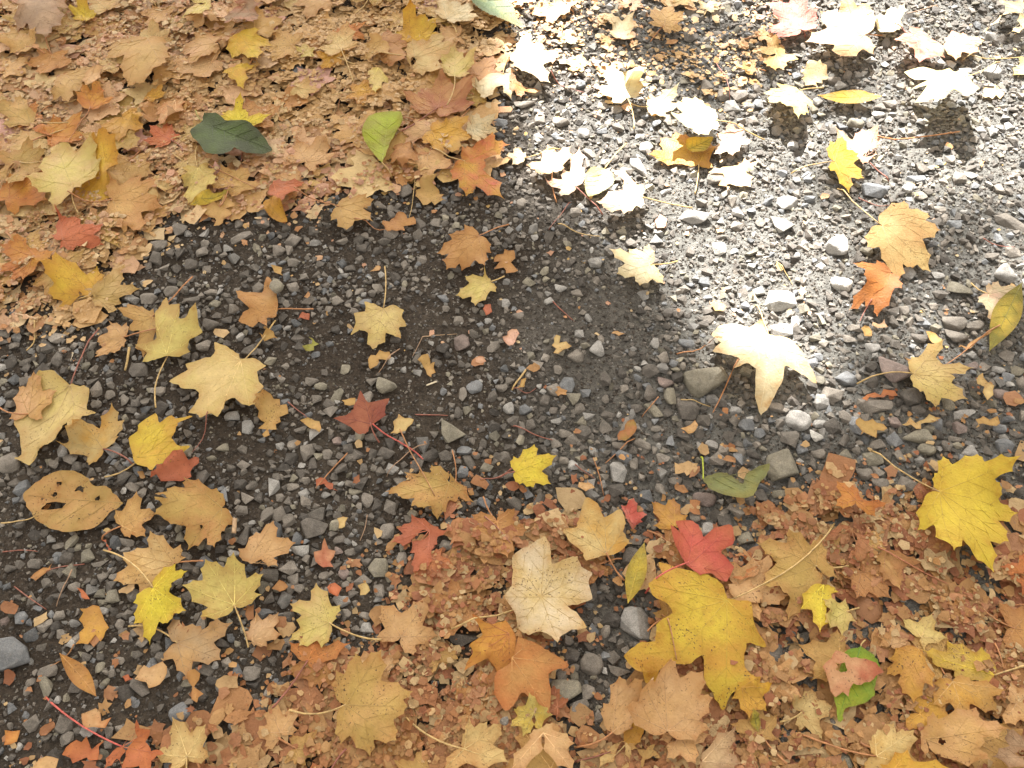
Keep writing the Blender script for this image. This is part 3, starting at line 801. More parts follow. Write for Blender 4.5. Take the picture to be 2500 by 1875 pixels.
def leaf(tile, base, tips, c, label='', lm='', st=None, k='m', lift=0.0, curl=None, holes=(), w=0.6, cb=None, spots=0.6, sc=None,
         torn=0.0, seed=None, world=None, group=None, tipz=None, drape=1.0, flatr=1.0, vein=None, rev=False, fold=0.14, roll=(), tipcurl=None, trace=None, ttile=None, pressed=False):
    rr = np.random.default_rng(seed if seed is not None else abs(hash((tile, base[0], base[1]))) % 10 ** 6 if not isinstance(tile, str) else int(base[0] * 7 + base[1] * 13 + ord(tile) * 101) % 10 ** 6)
    zp = 0.016 + lift * 0.6
    if world is None:
        bs = tp(tile, *base); tpx = [tp(tile, *t) for t in tips]
        B = gp(*bs, zp); T = gpa(tpx, zp) - B
        S = gp(*tp(tile, *st), 0.012) if st else None
        csx, csy = np.mean([bs] + tpx, 0)
    else:
        B, T, S = world; csx, csy = to_px(*(B + T.mean(0)))
    if trace is not None:
        q0 = gpa([tp(ttile or tile, *t) for t in pts(trace)], zp) - B
        out = []
        for i in range(len(q0)):                        # a closed Catmull-Rom curve kept a little angular
            p0, p1, p2, p3 = q0[i - 1], q0[i], q0[(i + 1) % len(q0)], q0[(i + 2) % len(q0)]
            for t in np.arange(4) / 4:
                c1 = p1 + (p2 - p0) * 0.08; c2 = p2 - (p3 - p1) * 0.08
                out.append((1 - t) ** 3 * p1 + 3 * (1 - t) ** 2 * t * c1 + 3 * (1 - t) * t * t * c2 + t ** 3 * p2 + (rr.normal(0, 0.0006, 2) if t else 0))
        out = np.array(out)
    elif k == 'm': out, T = maple_outline(T, rr, torn)
    elif k == 's': out = scrap_outline(T, rr)
    else: out = oval_outline(T[0], w, k == 'n', rr, rev)
    size = np.abs(out).max()
    span = np.linalg.norm(out.max(0) - out.min(0))
    if tipcurl is None: tipcurl = 0.10 if world is None else 0.35
    if k == 'o' and trace is None: out = out * (1 + 0.10 * vnoise(out[:, 0] + 3 * rr.random(), out[:, 1], 30, 2) + 0.07 * vnoise(out[:, 0], out[:, 1] + rr.random(), 110, 4))[:, None]
    # inside points and holes
    step = max(0.0045, span / 17)
    x0, y0 = out.min(0); x1, y1 = out.max(0)
    X, Y = np.meshgrid(np.arange(x0, x1, step), np.arange(y0, y1, step), indexing='ij')
    X = X + (np.arange(X.shape[1]) % 2 * step / 2)[None]; X = X.ravel() + rr.normal(0, step * .08, X.size); Y = Y.ravel() + rr.normal(0, step * .08, Y.size)
    ins = inpoly(X, Y, out)
    q = np.stack((X[ins], Y[ins]), -1)
    if len(q):
        dm = np.sqrt(((q[:, None] - out[None]) ** 2).sum(-1)).min(1); q = q[dm > step * 0.42]
    hp = []
    for hx, hy, hr, *ha in holes:
        hc = gp(*tp(tile, hx, hy), zp) - B if world is None else np.array((hx, hy))
        mpp = 0.37674 * 0.00062 if world is None else 1
        n = 13; rad = hr * mpp * (1.05 + rr.normal(0, 0.30, n)).clip(0.4); th = np.linspace(0, 2 * math.pi, n, endpoint=False)
        hp.append(np.stack((hc[0] + rad * np.cos(th), hc[1] + rad * np.sin(th) * (ha[0] if ha else 1)), -1))
    allp = [out]; edges = [(i, (i + 1) % len(out)) for i in range(len(out))]; o_ = len(out)
    for h in hp:
        allp.append(h); edges += [(o_ + i, o_ + (i + 1) % len(h)) for i in range(len(h))]; o_ += len(h)
        if len(q): q = q[~inpoly(q[:, 0], q[:, 1], h)]
    allp.append(q)
    allp = np.concatenate(allp)
    v2, _, fc, *_ = delaunay_2d_cdt([Vector(p) for p in allp], edges, [], 1, 1e-6)
    v2 = np.array([p[:] for p in v2]); fc = np.array([f for f in fc if len(f) == 3])
    if len(fc) == 0: return None
    ce = v2[fc].mean(1); good = inpoly(ce[:, 0], ce[:, 1], out)
    for h in hp: good &= ~inpoly(ce[:, 0], ce[:, 1], h)
    fc = fc[good]
    cr = np.cross(v2[fc[:, 1]] - v2[fc[:, 0]], v2[fc[:, 2]] - v2[fc[:, 0]]); fc[cr < 0] = fc[cr < 0][:, ::-1]
    used = np.unique(fc); remap = np.full(len(v2), -1); remap[used] = np.arange(len(used)); v2 = v2[used]; fc = remap[fc]
    # shape
    if curl is None: curl = rr.normal(0.05, 0.18)
    cen = out.mean(0) if k != 's' else np.zeros(2)
    rad = np.linalg.norm(v2 - cen, axis=1) / (span / 2)
    mains = [t for t in T] if k == 'm' else ([T[0]] if k in 'on' else [])
    ph = rr.uniform(0, 6.28, 4); lifts = rr.normal(0.02, 0.15, 14)
    amp = span * rr.uniform(0.016, 0.036) * (1.8 if torn else 1)
    def shape(p):
        d = p - cen; rho = np.linalg.norm(d, axis=1) / (span / 2); th = np.arctan2(d[:, 1], d[:, 0])
        z = curl * span * 0.5 * rho ** 2
        z = z + amp * rho ** 1.5 * (np.sin(3 * th + ph[0]) + 0.7 * np.sin(5 * th + ph[1])) + amp * 0.6 * np.sin(p[:, 0] * 90 / (span * 10) * 6 + ph[2]) * np.cos(p[:, 1] * 90 / (span * 10) * 6 + ph[3])
        for i, t in enumerate(mains):
            L = np.linalg.norm(t); u = t / L
            s = p @ u; e = np.abs(p @ np.array((-u[1], u[0])))
            on = (s > 0) & (s < L)
            if k == 'm': z = z + lifts[i] * L * np.clip(s / L, 0, 1) ** 2 * np.exp(-(e / (0.32 * L)) ** 2) * (s > 0)
            z = z - np.where(on, 0.0009 * (span / 0.1) * np.exp(-(e / 0.006) ** 2), 0)
            if k in 'on': z = z + fold * e * (1 if curl >= 0 else -0.4)
        return z * flatr
    def place(p, extra=0.0):
        return shape(p)
    W = v2 + B
    hs = hsample(W[:, 0], W[:, 1])
    for dx, dy in ((GD, 0), (-GD, 0), (0, GD), (0, -GD)): hs = np.maximum(hs, hsample(W[:, 0] + dx, W[:, 1] + dy))
    z0 = np.percentile(hs, 60) + lift + 0.001
    zs = shape(v2)
    z = z0 + zs - np.percentile(zs, 25)
    z = np.maximum(z, hs + 0.0012)
    nb = [[] for _ in v2]
    for a, b, c_ in fc: nb[a] += [b, c_]; nb[b] += [a, c_]; nb[c_] += [a, b]
    for _ in range(3):
        zz = np.array([np.mean(z[n_]) if n_ else z[i] for i, n_ in enumerate(nb)])
        z = np.maximum(0.45 * z + 0.55 * zz, hs + 0.0009)
    # tips and edges that roll up
    disp = np.zeros((len(v2), 2))
    rolls = []
    if k == 'm':
        for i, t in enumerate(mains):
            Lt = np.linalg.norm(t)
            if Lt > 0.022 and rr.random() < tipcurl:
                u = t / Lt; ang_ = rr.normal(0, 0.45); u = np.array((u[0] * math.cos(ang_) - u[1] * math.sin(ang_), u[0] * math.sin(ang_) + u[1] * math.cos(ang_)))
                rolls.append((t * rr.uniform(0.55, 0.75), u, Lt * rr.uniform(0.35, 0.7), Lt * 0.55))
    for r4 in roll:
        pa, pb = gp(*tp(tile, *r4[:2]), zp) - B, gp(*tp(tile, *r4[2:4]), zp) - B
        dd = (pb - pa) / np.linalg.norm(pb - pa); rolls.append((pa, np.array((-dd[1], dd[0])), r4[4], 9))
    for pa, u, rad_, reach in rolls:
        s_ = (v2 - pa) @ u; e_ = np.abs((v2 - pa) @ np.array((-u[1], u[0])))
        on = (s_ > 0) & (e_ < reach)
        ph_ = np.minimum(s_ / rad_, 4.4)
        disp += np.where(on, rad_ * np.sin(ph_) - s_, 0)[:, None] * u
        z = z + np.where(on, rad_ * (1 - np.cos(ph_)) * np.clip((reach - e_) / (0.35 * reach), 0, 1), 0)
    if pressed:                                         # matted into the litter: joins it
        cl = lin(COL[c]) * ALB * rr.uniform(0.86, 1.0)
        Lt_ = LITTER[1 if csy > 860 else 0]
        Lt_[0].append(np.column_stack((v2 + disp + B, z))); Lt_[1].append(fc + Lt_[3]); Lt_[2].append(np.repeat(cl[None], len(v2), 0)); Lt_[3] += len(v2)
        settle(W, B, out, v2, z)
        return None
    # thing and parts
    name = {'m': 'maple_leaf', 'o': 'oval_leaf', 'n': 'narrow_leaf', 's': 'leaf_scrap'}[k]
    cl = lin(COL[c] if isinstance(c, str) else c) * ALB * rr.uniform(0.93, 1.06)
    cl = cl * np.array((0.98, 1.02, 0.94))
    cb2 = lin(COL[cb or TINTB.get(c, 'tan')] if isinstance(c, str) or cb else np.array(c) * 0.82) * ALB
    me = mesh_np('blade', np.column_stack((v2 + disp, z - z[0])), fc, True)
    ed = me.attributes.new('edge', 'FLOAT', 'POINT')
    dmo = np.sqrt(((v2[:, None] - np.concatenate([out] + hp)[None]) ** 2).sum(-1)).min(1)
    ed.data.foreach_set('value', np.clip(1 - dmo / (0.10 * span), 0, 1).astype(np.float32))
    zb = float(z[0]); loc = (B[0], B[1], zb)
    def paint(o, colr):
        o.color = (*colr, 1); o['tint_b'] = [float(t) for t in cb2]; o['spots'] = float(spots)
    if k == 's':
        root = obj(name, me, M_LEAF, None, loc); paint(root, cl)
    else:
        root = bpy.data.objects.new(name, None); col.objects.link(root); root.location = loc; root.empty_display_size = 0.01
        blade = obj('blade', me, M_LEAF, root); paint(blade, cl)
        # raised veins
        segs = []
        big = max([np.linalg.norm(t) for t in mains] + [0]); last = -9
        for i, t in enumerate(mains):
            L = np.linalg.norm(t); u = t / L; nr = np.array((-u[1], u[0]))
            th_ = math.atan2(t[1], t[0])
            if L < 0.45 * big or (last > -9 and abs(angdiff(last, th_)) < R(24)): continue
            last = th_
            ef = 0.95
            while ef > 0.3 and not inpoly(t[0] * ef, t[1] * ef, out): ef -= 0.06
            segs.append((np.zeros(2), t * ef, 0.0006 if L > 0.03 else 0.0005))
            for f in ((0.36, 0.62) if k == 'm' else (0.15, 0.32, 0.49, 0.66)):
                for s in (1, -1):
                    for ln in (0.34, 0.26, 0.18, 0.11, 0.06):
                        e = t * (f + ln * 0.72) + nr * s * ln * L * (0.62 if k == 'm' else 0.8)
                        if inpoly(e[0], e[1], out): segs.append((t * f, e, 0.00030)); break
        V, F = [], []
        def zat(p):
            d2 = ((v2[None] - p[:, None]) ** 2).sum(-1); i3 = np.argsort(d2, 1)[:, :4]
            wt = 1 / (np.take_along_axis(d2, i3, 1) + 1e-8); return (z[i3] * wt).sum(1) / wt.sum(1)
        for a, b, wd in segs:
            n = 7 if wd > 0.0004 else 4
            t = np.linspace(0, 1, n)[:, None]; p = a + (b - a) * t
            if any(inpoly(p[:, 0], p[:, 1], h).any() for h in hp): continue
            d = (b - a) / (np.linalg.norm(b - a) + 1e-9); nr = np.array((-d[1], d[0]))
            ww = wd * (1 - 0.75 * t); zz = zat(p) - zb + 0.0005; p = p + disp[((v2[None] - p[:, None]) ** 2).sum(-1).argmin(1)]
            k0 = len(V)
            for i in range(n):
                V += [(*(p[i] + nr * ww[i]), zz[i] - 0.0005), (*p[i], zz[i] + 0.00005), (*(p[i] - nr * ww[i]), zz[i] - 0.0005)]
            for i in range(n - 1):
                j = k0 + 3 * i
                F += [(j, j + 1, j + 4, j + 3), (j + 1, j + 2, j + 5, j + 4)]
        if V:
            vo = obj('veins', mesh_np('veins', V, F, True), M_STALK, root)
            vo.color = (*(cl * (np.array((0.80, 0.74, 0.66)) if (vein or (rr.random() < 0.75)) else np.array((1.08, 1.05, 1.0)))), 1)
        if S is not None:
            sv, sf = stalk_mesh(B, S, zb + 0.0004, 0.0010, 0.0013, rr)
            so = obj('stalk', mesh_np('stalk', sv - np.array(loc), sf, True), M_STALK, root)
            so.color = (*(lin(COL[sc or ('rstalk' if c in ('red', 'dred', 'salmon', 'rorg', 'rbrn', 'pink') else 'tstalk' if c in ('tan', 'brn', 'obrn', 'peach', 'org') else 'straw')]) * ALB), 1)
    # later things lie on top of it
    settle(W, B, out, v2, z)
    noun = {'m': 'maple leaf', 'o': 'oval leaf', 'n': 'narrow leaf', 's': 'leaf scrap'}[k]
    cword = c if isinstance(c, str) else ''
    LEAVES.append((root, csx, csy, noun, label, lm, cword, group, span))
    return root

TRACE = {                               # outlines of the leaves one sees best
 'large cream yellow speckled leaf': ('W', '290,290 370,250 415,225 440,290 445,335 500,320 545,310 560,345 605,365 590,400 605,470 555,490 505,500 545,545 577,615 520,615 475,640 465,670 430,630 395,605 350,615 310,580 300,530 255,465 285,420 290,350'),
 'largest yellow leaf': ('W', '870,320 880,375 820,430 840,480 900,505 915,540 850,590 850,650 780,660 725,710 770,760 800,770 815,810 850,815 870,760 920,735 980,735 1040,700 1050,790 1090,850 1130,905 1165,840 1250,805 1210,740 1215,650 1300,655 1240,560 1230,490 1140,470 1120,420 1060,380 940,350'),
 'tan yellow leaf below the lemon one': ('W', '580,70 560,120 545,180 490,195 510,240 560,285 580,325 640,300 700,290 750,250 725,210 735,180 715,120 650,150 625,95'),
 'rosy red leaf': ('W', '910,190 930,260 985,340 1030,385 1080,370 1110,395 1140,400 1170,340 1140,310 1115,285 1160,260 1150,195 1090,195 1050,225 1030,180 1000,155 935,165 955,215'),
 'large brown leaf at the bottom': ('W', '310,630 390,660 440,690 510,745 430,775 440,850 435,930 380,880 325,845 290,900 260,920 215,850 225,770 290,720'),
 'orange leaf at the bottom middle': ('W', '130,550 170,620 120,660 130,690 95,755 190,710 240,770 300,700 300,620 260,560 200,580'),
 'big clean pale yellow leaf': ('X', '1070,548 1140,575 1190,610 1205,640 1265,640 1335,675 1290,710 1300,760 1325,790 1290,830 1285,875 1255,890 1210,875 1180,850 1140,865 1120,910 1100,948 1060,935 1010,952 990,925 945,915 985,870 1000,820 970,795 910,790 890,765 838,742 900,705 935,685 920,650 1000,640 1060,625 1075,590'),
 'mottled pale leaf': ('X', '830,330 850,380 910,385 905,460 940,465 1000,400 1005,480 1020,520 960,555 940,590 950,605 900,635 835,635 780,655 710,655 735,610 670,565 740,560 790,545 780,430 800,390'),
 'golden yellow leaf on the left gravel': ('X', '770,905 800,965 870,940 890,960 975,950 900,985 890,1030 870,1060 910,1100 975,1122 890,1150 860,1175 790,1185 775,1220 740,1195 690,1180 665,1140 640,1040 690,1005 695,970'),
 'dull red leaf': ('X', '1810,805 1850,865 1955,840 1935,890 1935,930 1860,975 1840,1010 1800,1018 1750,980 1670,935 1740,925 1775,900'),
 'pale tan leaf on bare soil': ('X', '1825,335 1870,345 1920,365 1970,350 2025,375 2015,410 2038,450 2000,470 2012,528 1980,515 1935,500 1930,545 1900,550 1868,575 1840,545 1845,500 1800,485 1758,512 1785,450 1775,410 1830,390'),
 'large yellow tan leaf at the left': ('X', '350,780 380,785 440,800 465,825 445,880 450,920 500,942 450,960 430,1020 405,1065 370,1010 340,1000 320,1050 280,1100 200,1105 195,1135 155,1190 110,1165 75,1150 110,1130 100,1030 70,965 100,850 180,780 220,735 290,730'),
 'brown leaf with a round pebble': ('X', '1335,215 1370,260 1385,310 1390,380 1380,430 1340,440 1345,490 1300,460 1270,485 1200,460 1220,420 1255,400 1200,350 1175,280 1230,300 1310,300'),
}
def L(tile, base, tips, c, label, lm='', st=None, **kw):
    if lm in TRACE: kw['ttile'], kw['trace'] = TRACE[lm]; kw.setdefault('tipcurl', 0.0)
    b = pts(base)[0]
    return leaf(tile, b, pts(tips), c, label, lm, pts(st)[0] if st else None, **kw)

# filler leaves pressed into the litter
FILL = []
def filler(n, test, cols, smin, smax, group, torn, gap=0.052, pressed=False):
    k = 0; tries = 0
    while k < n and tries < n * 60:
        tries += 1
        x, y = random.uniform(-1.4, 1.4), random.uniform(0.0, 2.05)
        sx, sy = to_px(x, y)
        if not (-120 < sx < 2620 and -150 < sy < 1990): continue
        if not test(sx, sy): continue
        if any((x - a) ** 2 + (y - b) ** 2 < gap ** 2 for a, b in FILL): continue
        FILL.append((x, y)); k += 1
        a = random.uniform(0, 2 * math.pi); s = random.uniform(smin, smax)
        T = []
        for da, f in ((-118, 0.55), (-58, 0.86), (0, 1.0), (57, 0.88), (116, 0.56)):
            aa = a + R(da + random.uniform(-7, 7)); q = s * f * random.uniform(0.85, 1.1)
            T.append((q * math.cos(aa), q * math.sin(aa)))
        B = np.array((x, y)) - 0.4 * s * np.array((math.cos(a), math.sin(a)))
        S = B - random.uniform(0.5, 0.9) * s * np.array((math.cos(a + random.uniform(-.5, .5)), math.sin(a + random.uniform(-.5, .5))))
        leaf(0, (k, tries), [], random.choice(cols), '', '', k='m', world=(B, np.array(T), S if random.random() < 0.55 else None), seed=int(k * 37 + tries),
             torn=torn * random.random(), group=group, pressed=pressed, flatr=0.8, spots=random.uniform(0.3, 0.9))
filler(120, lambda sx, sy: bool(inpoly(sx, sy, UL)), ['tan', 'tan', 'otan', 'ptan', 'peach', 'tan', 'obrn', 'beige', 'pink', 'peach'], 0.050, 0.095, 'tan leaves pressed into the litter', 0.55, pressed=True)
filler(34, lambda sx, sy: bool(inpoly(sx, sy, LR)) and not bool(inpoly(sx, sy, STONY)), ['tan', 'brn', 'obrn', 'rbrn', 'peach', 'tan', 'obrn'], 0.032, 0.062, 'tan leaves pressed into the litter', 0.7)
filler(24, lambda sx, sy: bool(inpoly(sx, sy, TOPMID)), ['ptan', 'tan', 'cream', 'peach'], 0.028, 0.05, 'tan leaves pressed into the litter', 0.6)
scatter_litter(24000, 0.55, 0.0062)
scatter_crumbs(230000)
FILL.clear()
filler(72, lambda sx, sy: bool(inpoly(sx, sy, UL)), ['tan', 'ptan', 'otan', 'ptan', 'peach', 'tan', 'gold', 'peach', 'pink', 'obrn', 'ptan', 'org'], 0.045, 0.080, 'tan leaves on top of the litter', 0.3, 0.075)
filler(26, lambda sx, sy: bool(inpoly(sx, sy, LR)) and sy > 1450 and not bool(inpoly(sx, sy, STONY)), ['tan', 'ptan', 'obrn', 'peach', 'tan', 'gold', 'ptan'], 0.042, 0.07, 'tan leaves on top of the litter', 0.3, 0.07)

# ---- top left
L('A', '230,5', '130,70 100,195 320,300 425,215 470,75', 'gbrn', 'large greyish brown maple leaf with drooping lobes near the top left corner', 'large greyish brown leaf', curl=-0.22, lift=0.012)
L('A', '560,140', '470,130 470,70 540,0 610,60 615,165', 'yel', 'small yellow maple leaf touching the greyish brown one', 'small yellow leaf at top left')
L('A', '180,320', '60,350 5,300 140,235 265,240 160,410', 'tan', 'folded tan maple leaf at the left edge below the greyish brown leaf', st='300,370', curl=0.25)
L('A', '965,275', '800,240 930,185 1000,140 1110,190 1130,240', 'ptan', 'pale tan maple leaf tucked behind the broad tan leaf')
L('A', '965,270', '685,300 690,390 830,580 945,565 1085,510 1115,400 1095,285', 'tan', 'broad smooth tan maple leaf with its lobes pointing down in the upper left litter', 'broad smooth tan leaf', curl=-0.12, lift=0.01, spots=0.2)
L('A', '1400,300', '1435,240 1290,185 1160,330 1235,440 1330,400 1410,370', 'tan', 'tan maple leaf right of the broad tan leaf with a long tan stalk', st='1530,240', cb='peach', curl=-0.1)
L('A', '430,490', '370,580 345,680 460,690 535,620 625,545 620,440 500,420', 'tan', 'three-pronged tan maple leaf left of and below the broad tan leaf', curl=-0.18, lift=0.008)
L('A', '640,480', '700,490 640,600 570,610', 'peach', 'curled peach leaf piece right of the three-pronged tan leaf', curl=0.3)
L('A', '600,720', '510,640 560,600 670,580 760,660 650,725', 'org', 'dark orange maple leaf half buried in the upper left litter', 'half-buried dark orange leaf', curl=0.1)
L('A', '960,640', '925,665 990,570 1060,560 1085,600 1000,680', 'gold', 'small golden maple leaf above the peach orange leaf')
L('A', '1110,910', '1170,870 1080,780 970,820 920,910 1000,965', 'rorg', 'red orange maple leaf under the peach orange one, left of the dark green leaf', 'red orange leaf', st='1195,1005')
L('A', '1130,640', '1000,740 1035,820 1165,860 1180,780 1220,680 1200,610', 'peach', 'peach orange maple leaf left of the dark green leaf', 'peach orange leaf', cb='org', curl=-0.1)
L('A', '795,770', '900,715 945,790 940,850 765,920 650,890', 'gold', 'golden tan maple leaf left of the red orange leaf', cb='tan')
L('A', '215,825', '160,845 20,830 0,700 150,640 225,740', 'otan', 'dull olive tan maple leaf at the left edge of the upper litter', st='460,830')
L('A', '130,1070', '0,1230 0,1020 110,990 235,940 355,1020 300,1150 130,1300', 'otan', 'large flat olive tan maple leaf partly under the big pale yellow leaf', st='340,1085', torn=0.15)
L('A', '530,1305', '590,1325 740,1280 750,1200 830,1020 760,975 650,940', 'gold', 'golden yellow maple leaf peeking out from under the big pale yellow leaf', cb='yel')
L('A', '500,1265', '372,1420 210,1222 300,1072 375,955 655,970 690,1090 560,1275', 'pyel', 'big pale yellow maple leaf on the left side of the upper litter', 'big pale yellow leaf', st='530,1420', curl=-0.06, lift=0.008, spots=0.3)
L('A', '735,1300', '740,1190 930,1160 1035,1190 1060,1340 930,1530 810,1530 715,1410', 'tan', 'tan maple leaf at the litter edge, right of the big pale yellow leaf', 'tan leaf at the litter edge', st='500,1345', cb='obrn', curl=-0.05)
L('A', '430,1590', '350,1560 400,1400 520,1420 700,1480 690,1600 500,1660 400,1640', 'salmon', 'orange red maple leaf below the big pale yellow leaf', 'orange red leaf at the left', torn=0.15)
L('A', '250,1700', '0,1800 0,1600 130,1540 220,1630 380,1660 170,1860 60,1870', 'org', 'crumpled orange and gold leaf at the left edge below the litter', 'crumpled orange leaf at the left edge', torn=0.2, curl=0.15, cb='gold')
L('A', '1345,40', '1165,120 1260,190 1365,90 1360,0 1240,20', 'pyel', 'pale yellow maple leaf at the top edge above the tan litter leaves')
L('A', '1600,50', '1460,190 1545,205 1659,200 1700,60 1520,40', 'gbrn', 'dark grey brown curled leaf at the top edge', 'dark curled leaf at the top edge', curl=0.35, cb='rbrn', lift=0.01)
L('A', '1560,240', '1505,395 1690,440 1775,320 1700,235', 'yel', 'golden yellow maple leaf with an orange patch in the upper litter', 'golden leaf in the upper litter', cb='gold', spots=0.4, curl=0.1)
L('A', '1520,445', '1440,485 1500,525 1580,585 1655,430', 'yel', 'small bright yellow leaf tip just below the golden upper leaf')
L('A', '1510,810', '1440,730 1470,690 1575,625 1590,700 1770,740', 'lem', 'bright yellow maple leaf with brown spots behind the dark green leaf', 'spotted yellow leaf', spots=1.0)
L('A', '1310,790', '1764,975', 'dgreen', 'dark green heart-shaped leaf lying on the tan litter', 'dark green leaf', st='1275,715', k='o', trace='1310,790 1280,830 1245,870 1255,910 1300,960 1340,1022 1440,1035 1500,1015 1530,975 1600,1005 1700,1000 1764,972 1720,900 1660,840 1600,800 1480,790 1400,738 1325,745', curl=0.06, lift=0.012, spots=0.2, fold=0.25, sc='olive')
L('A', '1285,1090', '1180,1090 1175,1190 1215,1320 1310,1300 1415,1225 1410,1130 1360,1065', 'pyel', 'pale greenish yellow maple leaf below the dark green leaf', 'pale leaf below the dark green leaf', st='1285,960', cb='otan')
L('A', '1225,1332', '1500,1235', 'olive', 'slim olive yellow leaf at the litter edge', k='n', w=0.32)
L('A', '1400,1360', '1300,1340 1515,1310 1480,1400 1420,1450 1340,1390', 'tan', 'ragged tan scrap at the litter edge under the slim olive leaf', k='s')
# ---- top middle left
L('B', '110,1190', '90,1270 180,1360 260,1310 290,1255 310,1165 150,1150', 'salmon', 'red brown maple leaf at the lower edge of the upper litter', 'red brown leaf at the litter edge', cb='rbrn')
L('B', '60,1290', '205,1440', 'gold', 'small folded golden leaf below the red brown leaf at the litter edge', k='o', w=0.4, curl=0.4)
L('B', '330,352', '250,325 320,290 385,320 380,380 290,388', 'pyel', 'small pale yellow leaf left of the pale tan leaf with a long stalk')
L('B', '555,340', '450,390 395,330 470,215 605,165 675,300', 'ptan', 'pale tan maple leaf with a long stalk pointing down in the upper litter', 'pale tan leaf with long stalk', st='630,530')
L('B', '1000,265', '900,190 990,70 1100,130 1180,150 1190,230', 'gold', 'golden maple leaf between the upper tan leaves and the sunlit cream leaf', cb='yel')
L('B', '830,270', '855,175 960,220 1000,280 1000,450 860,440', 'obrn', 'golden brown maple leaf with a spotted lower lobe in the upper litter', torn=0.15)
L('B', '820,275', '735,240 690,310 700,380 790,430 860,360', 'tan', 'tan maple leaf overlapping the golden brown upper leaf')
L('B', '1030,375', '1000,440 1010,250 1080,250 1210,220 1300,310 1200,520 1080,500', 'ptan', 'large pale tan yellow maple leaf in the upper middle of the litter', 'large pale tan yellow leaf', st='750,372', spots=0.2)
L('B', '790,430', '715,480 735,560 775,632 865,525 830,460', 'pyel', 'small pale yellow green leaf with a long drooping tip', 'small yellow green leaf', curl=-0.2)
L('B', '1180,715', '1240,800 1430,690 1415,560 1210,495 1070,580 950,650 1000,750', 'rbrn', 'large red brown maple leaf at the right edge of the upper litter', 'large red brown leaf', st='950,880', cb='tan')
L('B', '1290,525', '1195,440 1200,370 1290,310 1440,395 1390,520', 'pyel', 'pale yellow maple leaf just above the large red brown leaf', 'pale yellow leaf above the red brown one', st='1240,710', curl=0.12)
L('B', '1150,855', '1160,770 1030,770 940,860 960,930 1070,900', 'peach', 'pinkish tan maple leaf right of the lime green leaf', st='930,760', cb='pink')
L('B', '960,930', '880,960 870,1060 950,1105 1060,1065 1040,935', 'obrn', 'golden brown leaf tucked under the lower right side of the lime green leaf')
L('B', '1140,860', '1180,785 1390,800 1400,920 1320,1020 1200,1010 1080,960', 'gold', 'flat golden brown maple leaf below the large red brown leaf', 'flat golden brown leaf', cb='otan', spots=0.8)
L('B', '820,1075', '860,725', 'lime', 'lime green oval leaf standing out on the tan litter', 'lime green leaf', st='880,1130', k='o', trace='820,1075 790,1040 715,940 690,870 730,770 780,735 860,725 940,750 955,800 915,860 870,930 850,1000 830,1050', curl=0.04, lift=0.014, spots=0.6, cb='olive', sc='straw')
L('B', '1400,830', '1430,740 1560,760 1570,850 1500,900 1440,955 1370,900', 'cream', 'small cream maple leaf in the sun right of the flat golden brown leaf')
L('B', '1245,155', '1150,95 1200,10 1310,40 1415,60 1450,165 1290,200', 'cream', 'cream maple leaf in the sun at the top, left of the long green leaf', 'cream leaf by the long green leaf', curl=0.12)
L('B', '1400,-40', '1724,200', 'green', 'long green pointed leaf at the top edge', 'long green leaf', k='o', w=0.42, lift=0.015, curl=0.03, spots=0.1)
L('B', '1350,1045', '1262,1165 1360,1270 1615,1310 1490,1080 1650,945 1535,905 1370,950', 'gold', 'orange maple leaf with a yellow patch and a long red lobe at the litter edge', 'orange and red leaf', st='1130,965', cb='red', lift=0.01, spots=0.8)
L('B', '1600,470', '1400,605 1480,670 1570,560 1659,650 1700,520 1660,460', 'cream', 'cream maple leaf in the sun at the right edge of the upper litter', 'cream leaf at the sunlit litter edge', st='1645,340', curl=-0.15)
L('B', '1130,1200', '1030,1200 1100,1120 1180,1190 1235,1280 1060,1270', 'tan', 'crumbled tan leaf scrap below the long grey stone', k='s', curl=0.2)
L('B', '535,1310', '590,1222 720,1245 765,1275 760,1420 590,1495 475,1395', 'tan', 'tan maple leaf alone on the gravel below the lime green leaf', 'tan leaf below the lime green leaf', st='270,1295', lift=0.01, curl=-0.12, spots=0.3)
L('B', '930,1400', '810,1420 920,1340 1030,1390 960,1460 850,1470', 'obrn', 'crumbled brown leaf scrap on gravel right of the lone tan leaf', k='s', curl=0.2)
L('B', '1440,1525', '1350,1455 1245,1500 1165,1590 1230,1735 1330,1720 1485,1728 1525,1625', 'obrn', 'brown tan maple leaf on the gravel just left of the sun patch', 'brown tan leaf on the gravel', st='1640,1430', cb='tan', lift=0.012, curl=-0.12)
L('B', '1600,1650', '1540,1660 1610,1590 1680,1640 1700,1720 1620,1740', 'obrn', 'crumbled tan scrap touching the brown tan gravel leaf', k='s', curl=0.15)
# ---- top middle right, in the sun
L('C', '0,540', '0,480 90,560 200,570 60,630 0,600', 'obrn', 'brown leaf shaded under the cream leaf at the sun edge')
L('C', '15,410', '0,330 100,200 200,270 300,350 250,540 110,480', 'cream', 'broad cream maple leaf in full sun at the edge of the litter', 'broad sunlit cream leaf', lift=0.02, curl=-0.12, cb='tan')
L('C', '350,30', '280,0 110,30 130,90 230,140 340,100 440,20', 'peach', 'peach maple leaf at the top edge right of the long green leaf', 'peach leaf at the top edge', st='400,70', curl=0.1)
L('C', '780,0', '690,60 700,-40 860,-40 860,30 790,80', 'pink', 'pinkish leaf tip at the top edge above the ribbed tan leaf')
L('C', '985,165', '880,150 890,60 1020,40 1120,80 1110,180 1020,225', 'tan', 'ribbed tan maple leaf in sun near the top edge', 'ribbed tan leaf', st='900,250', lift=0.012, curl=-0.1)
L('C', '700,235', '630,180 650,100 790,120 800,240', 'cream', 'cream leaf in the sun left of the ribbed tan leaf')
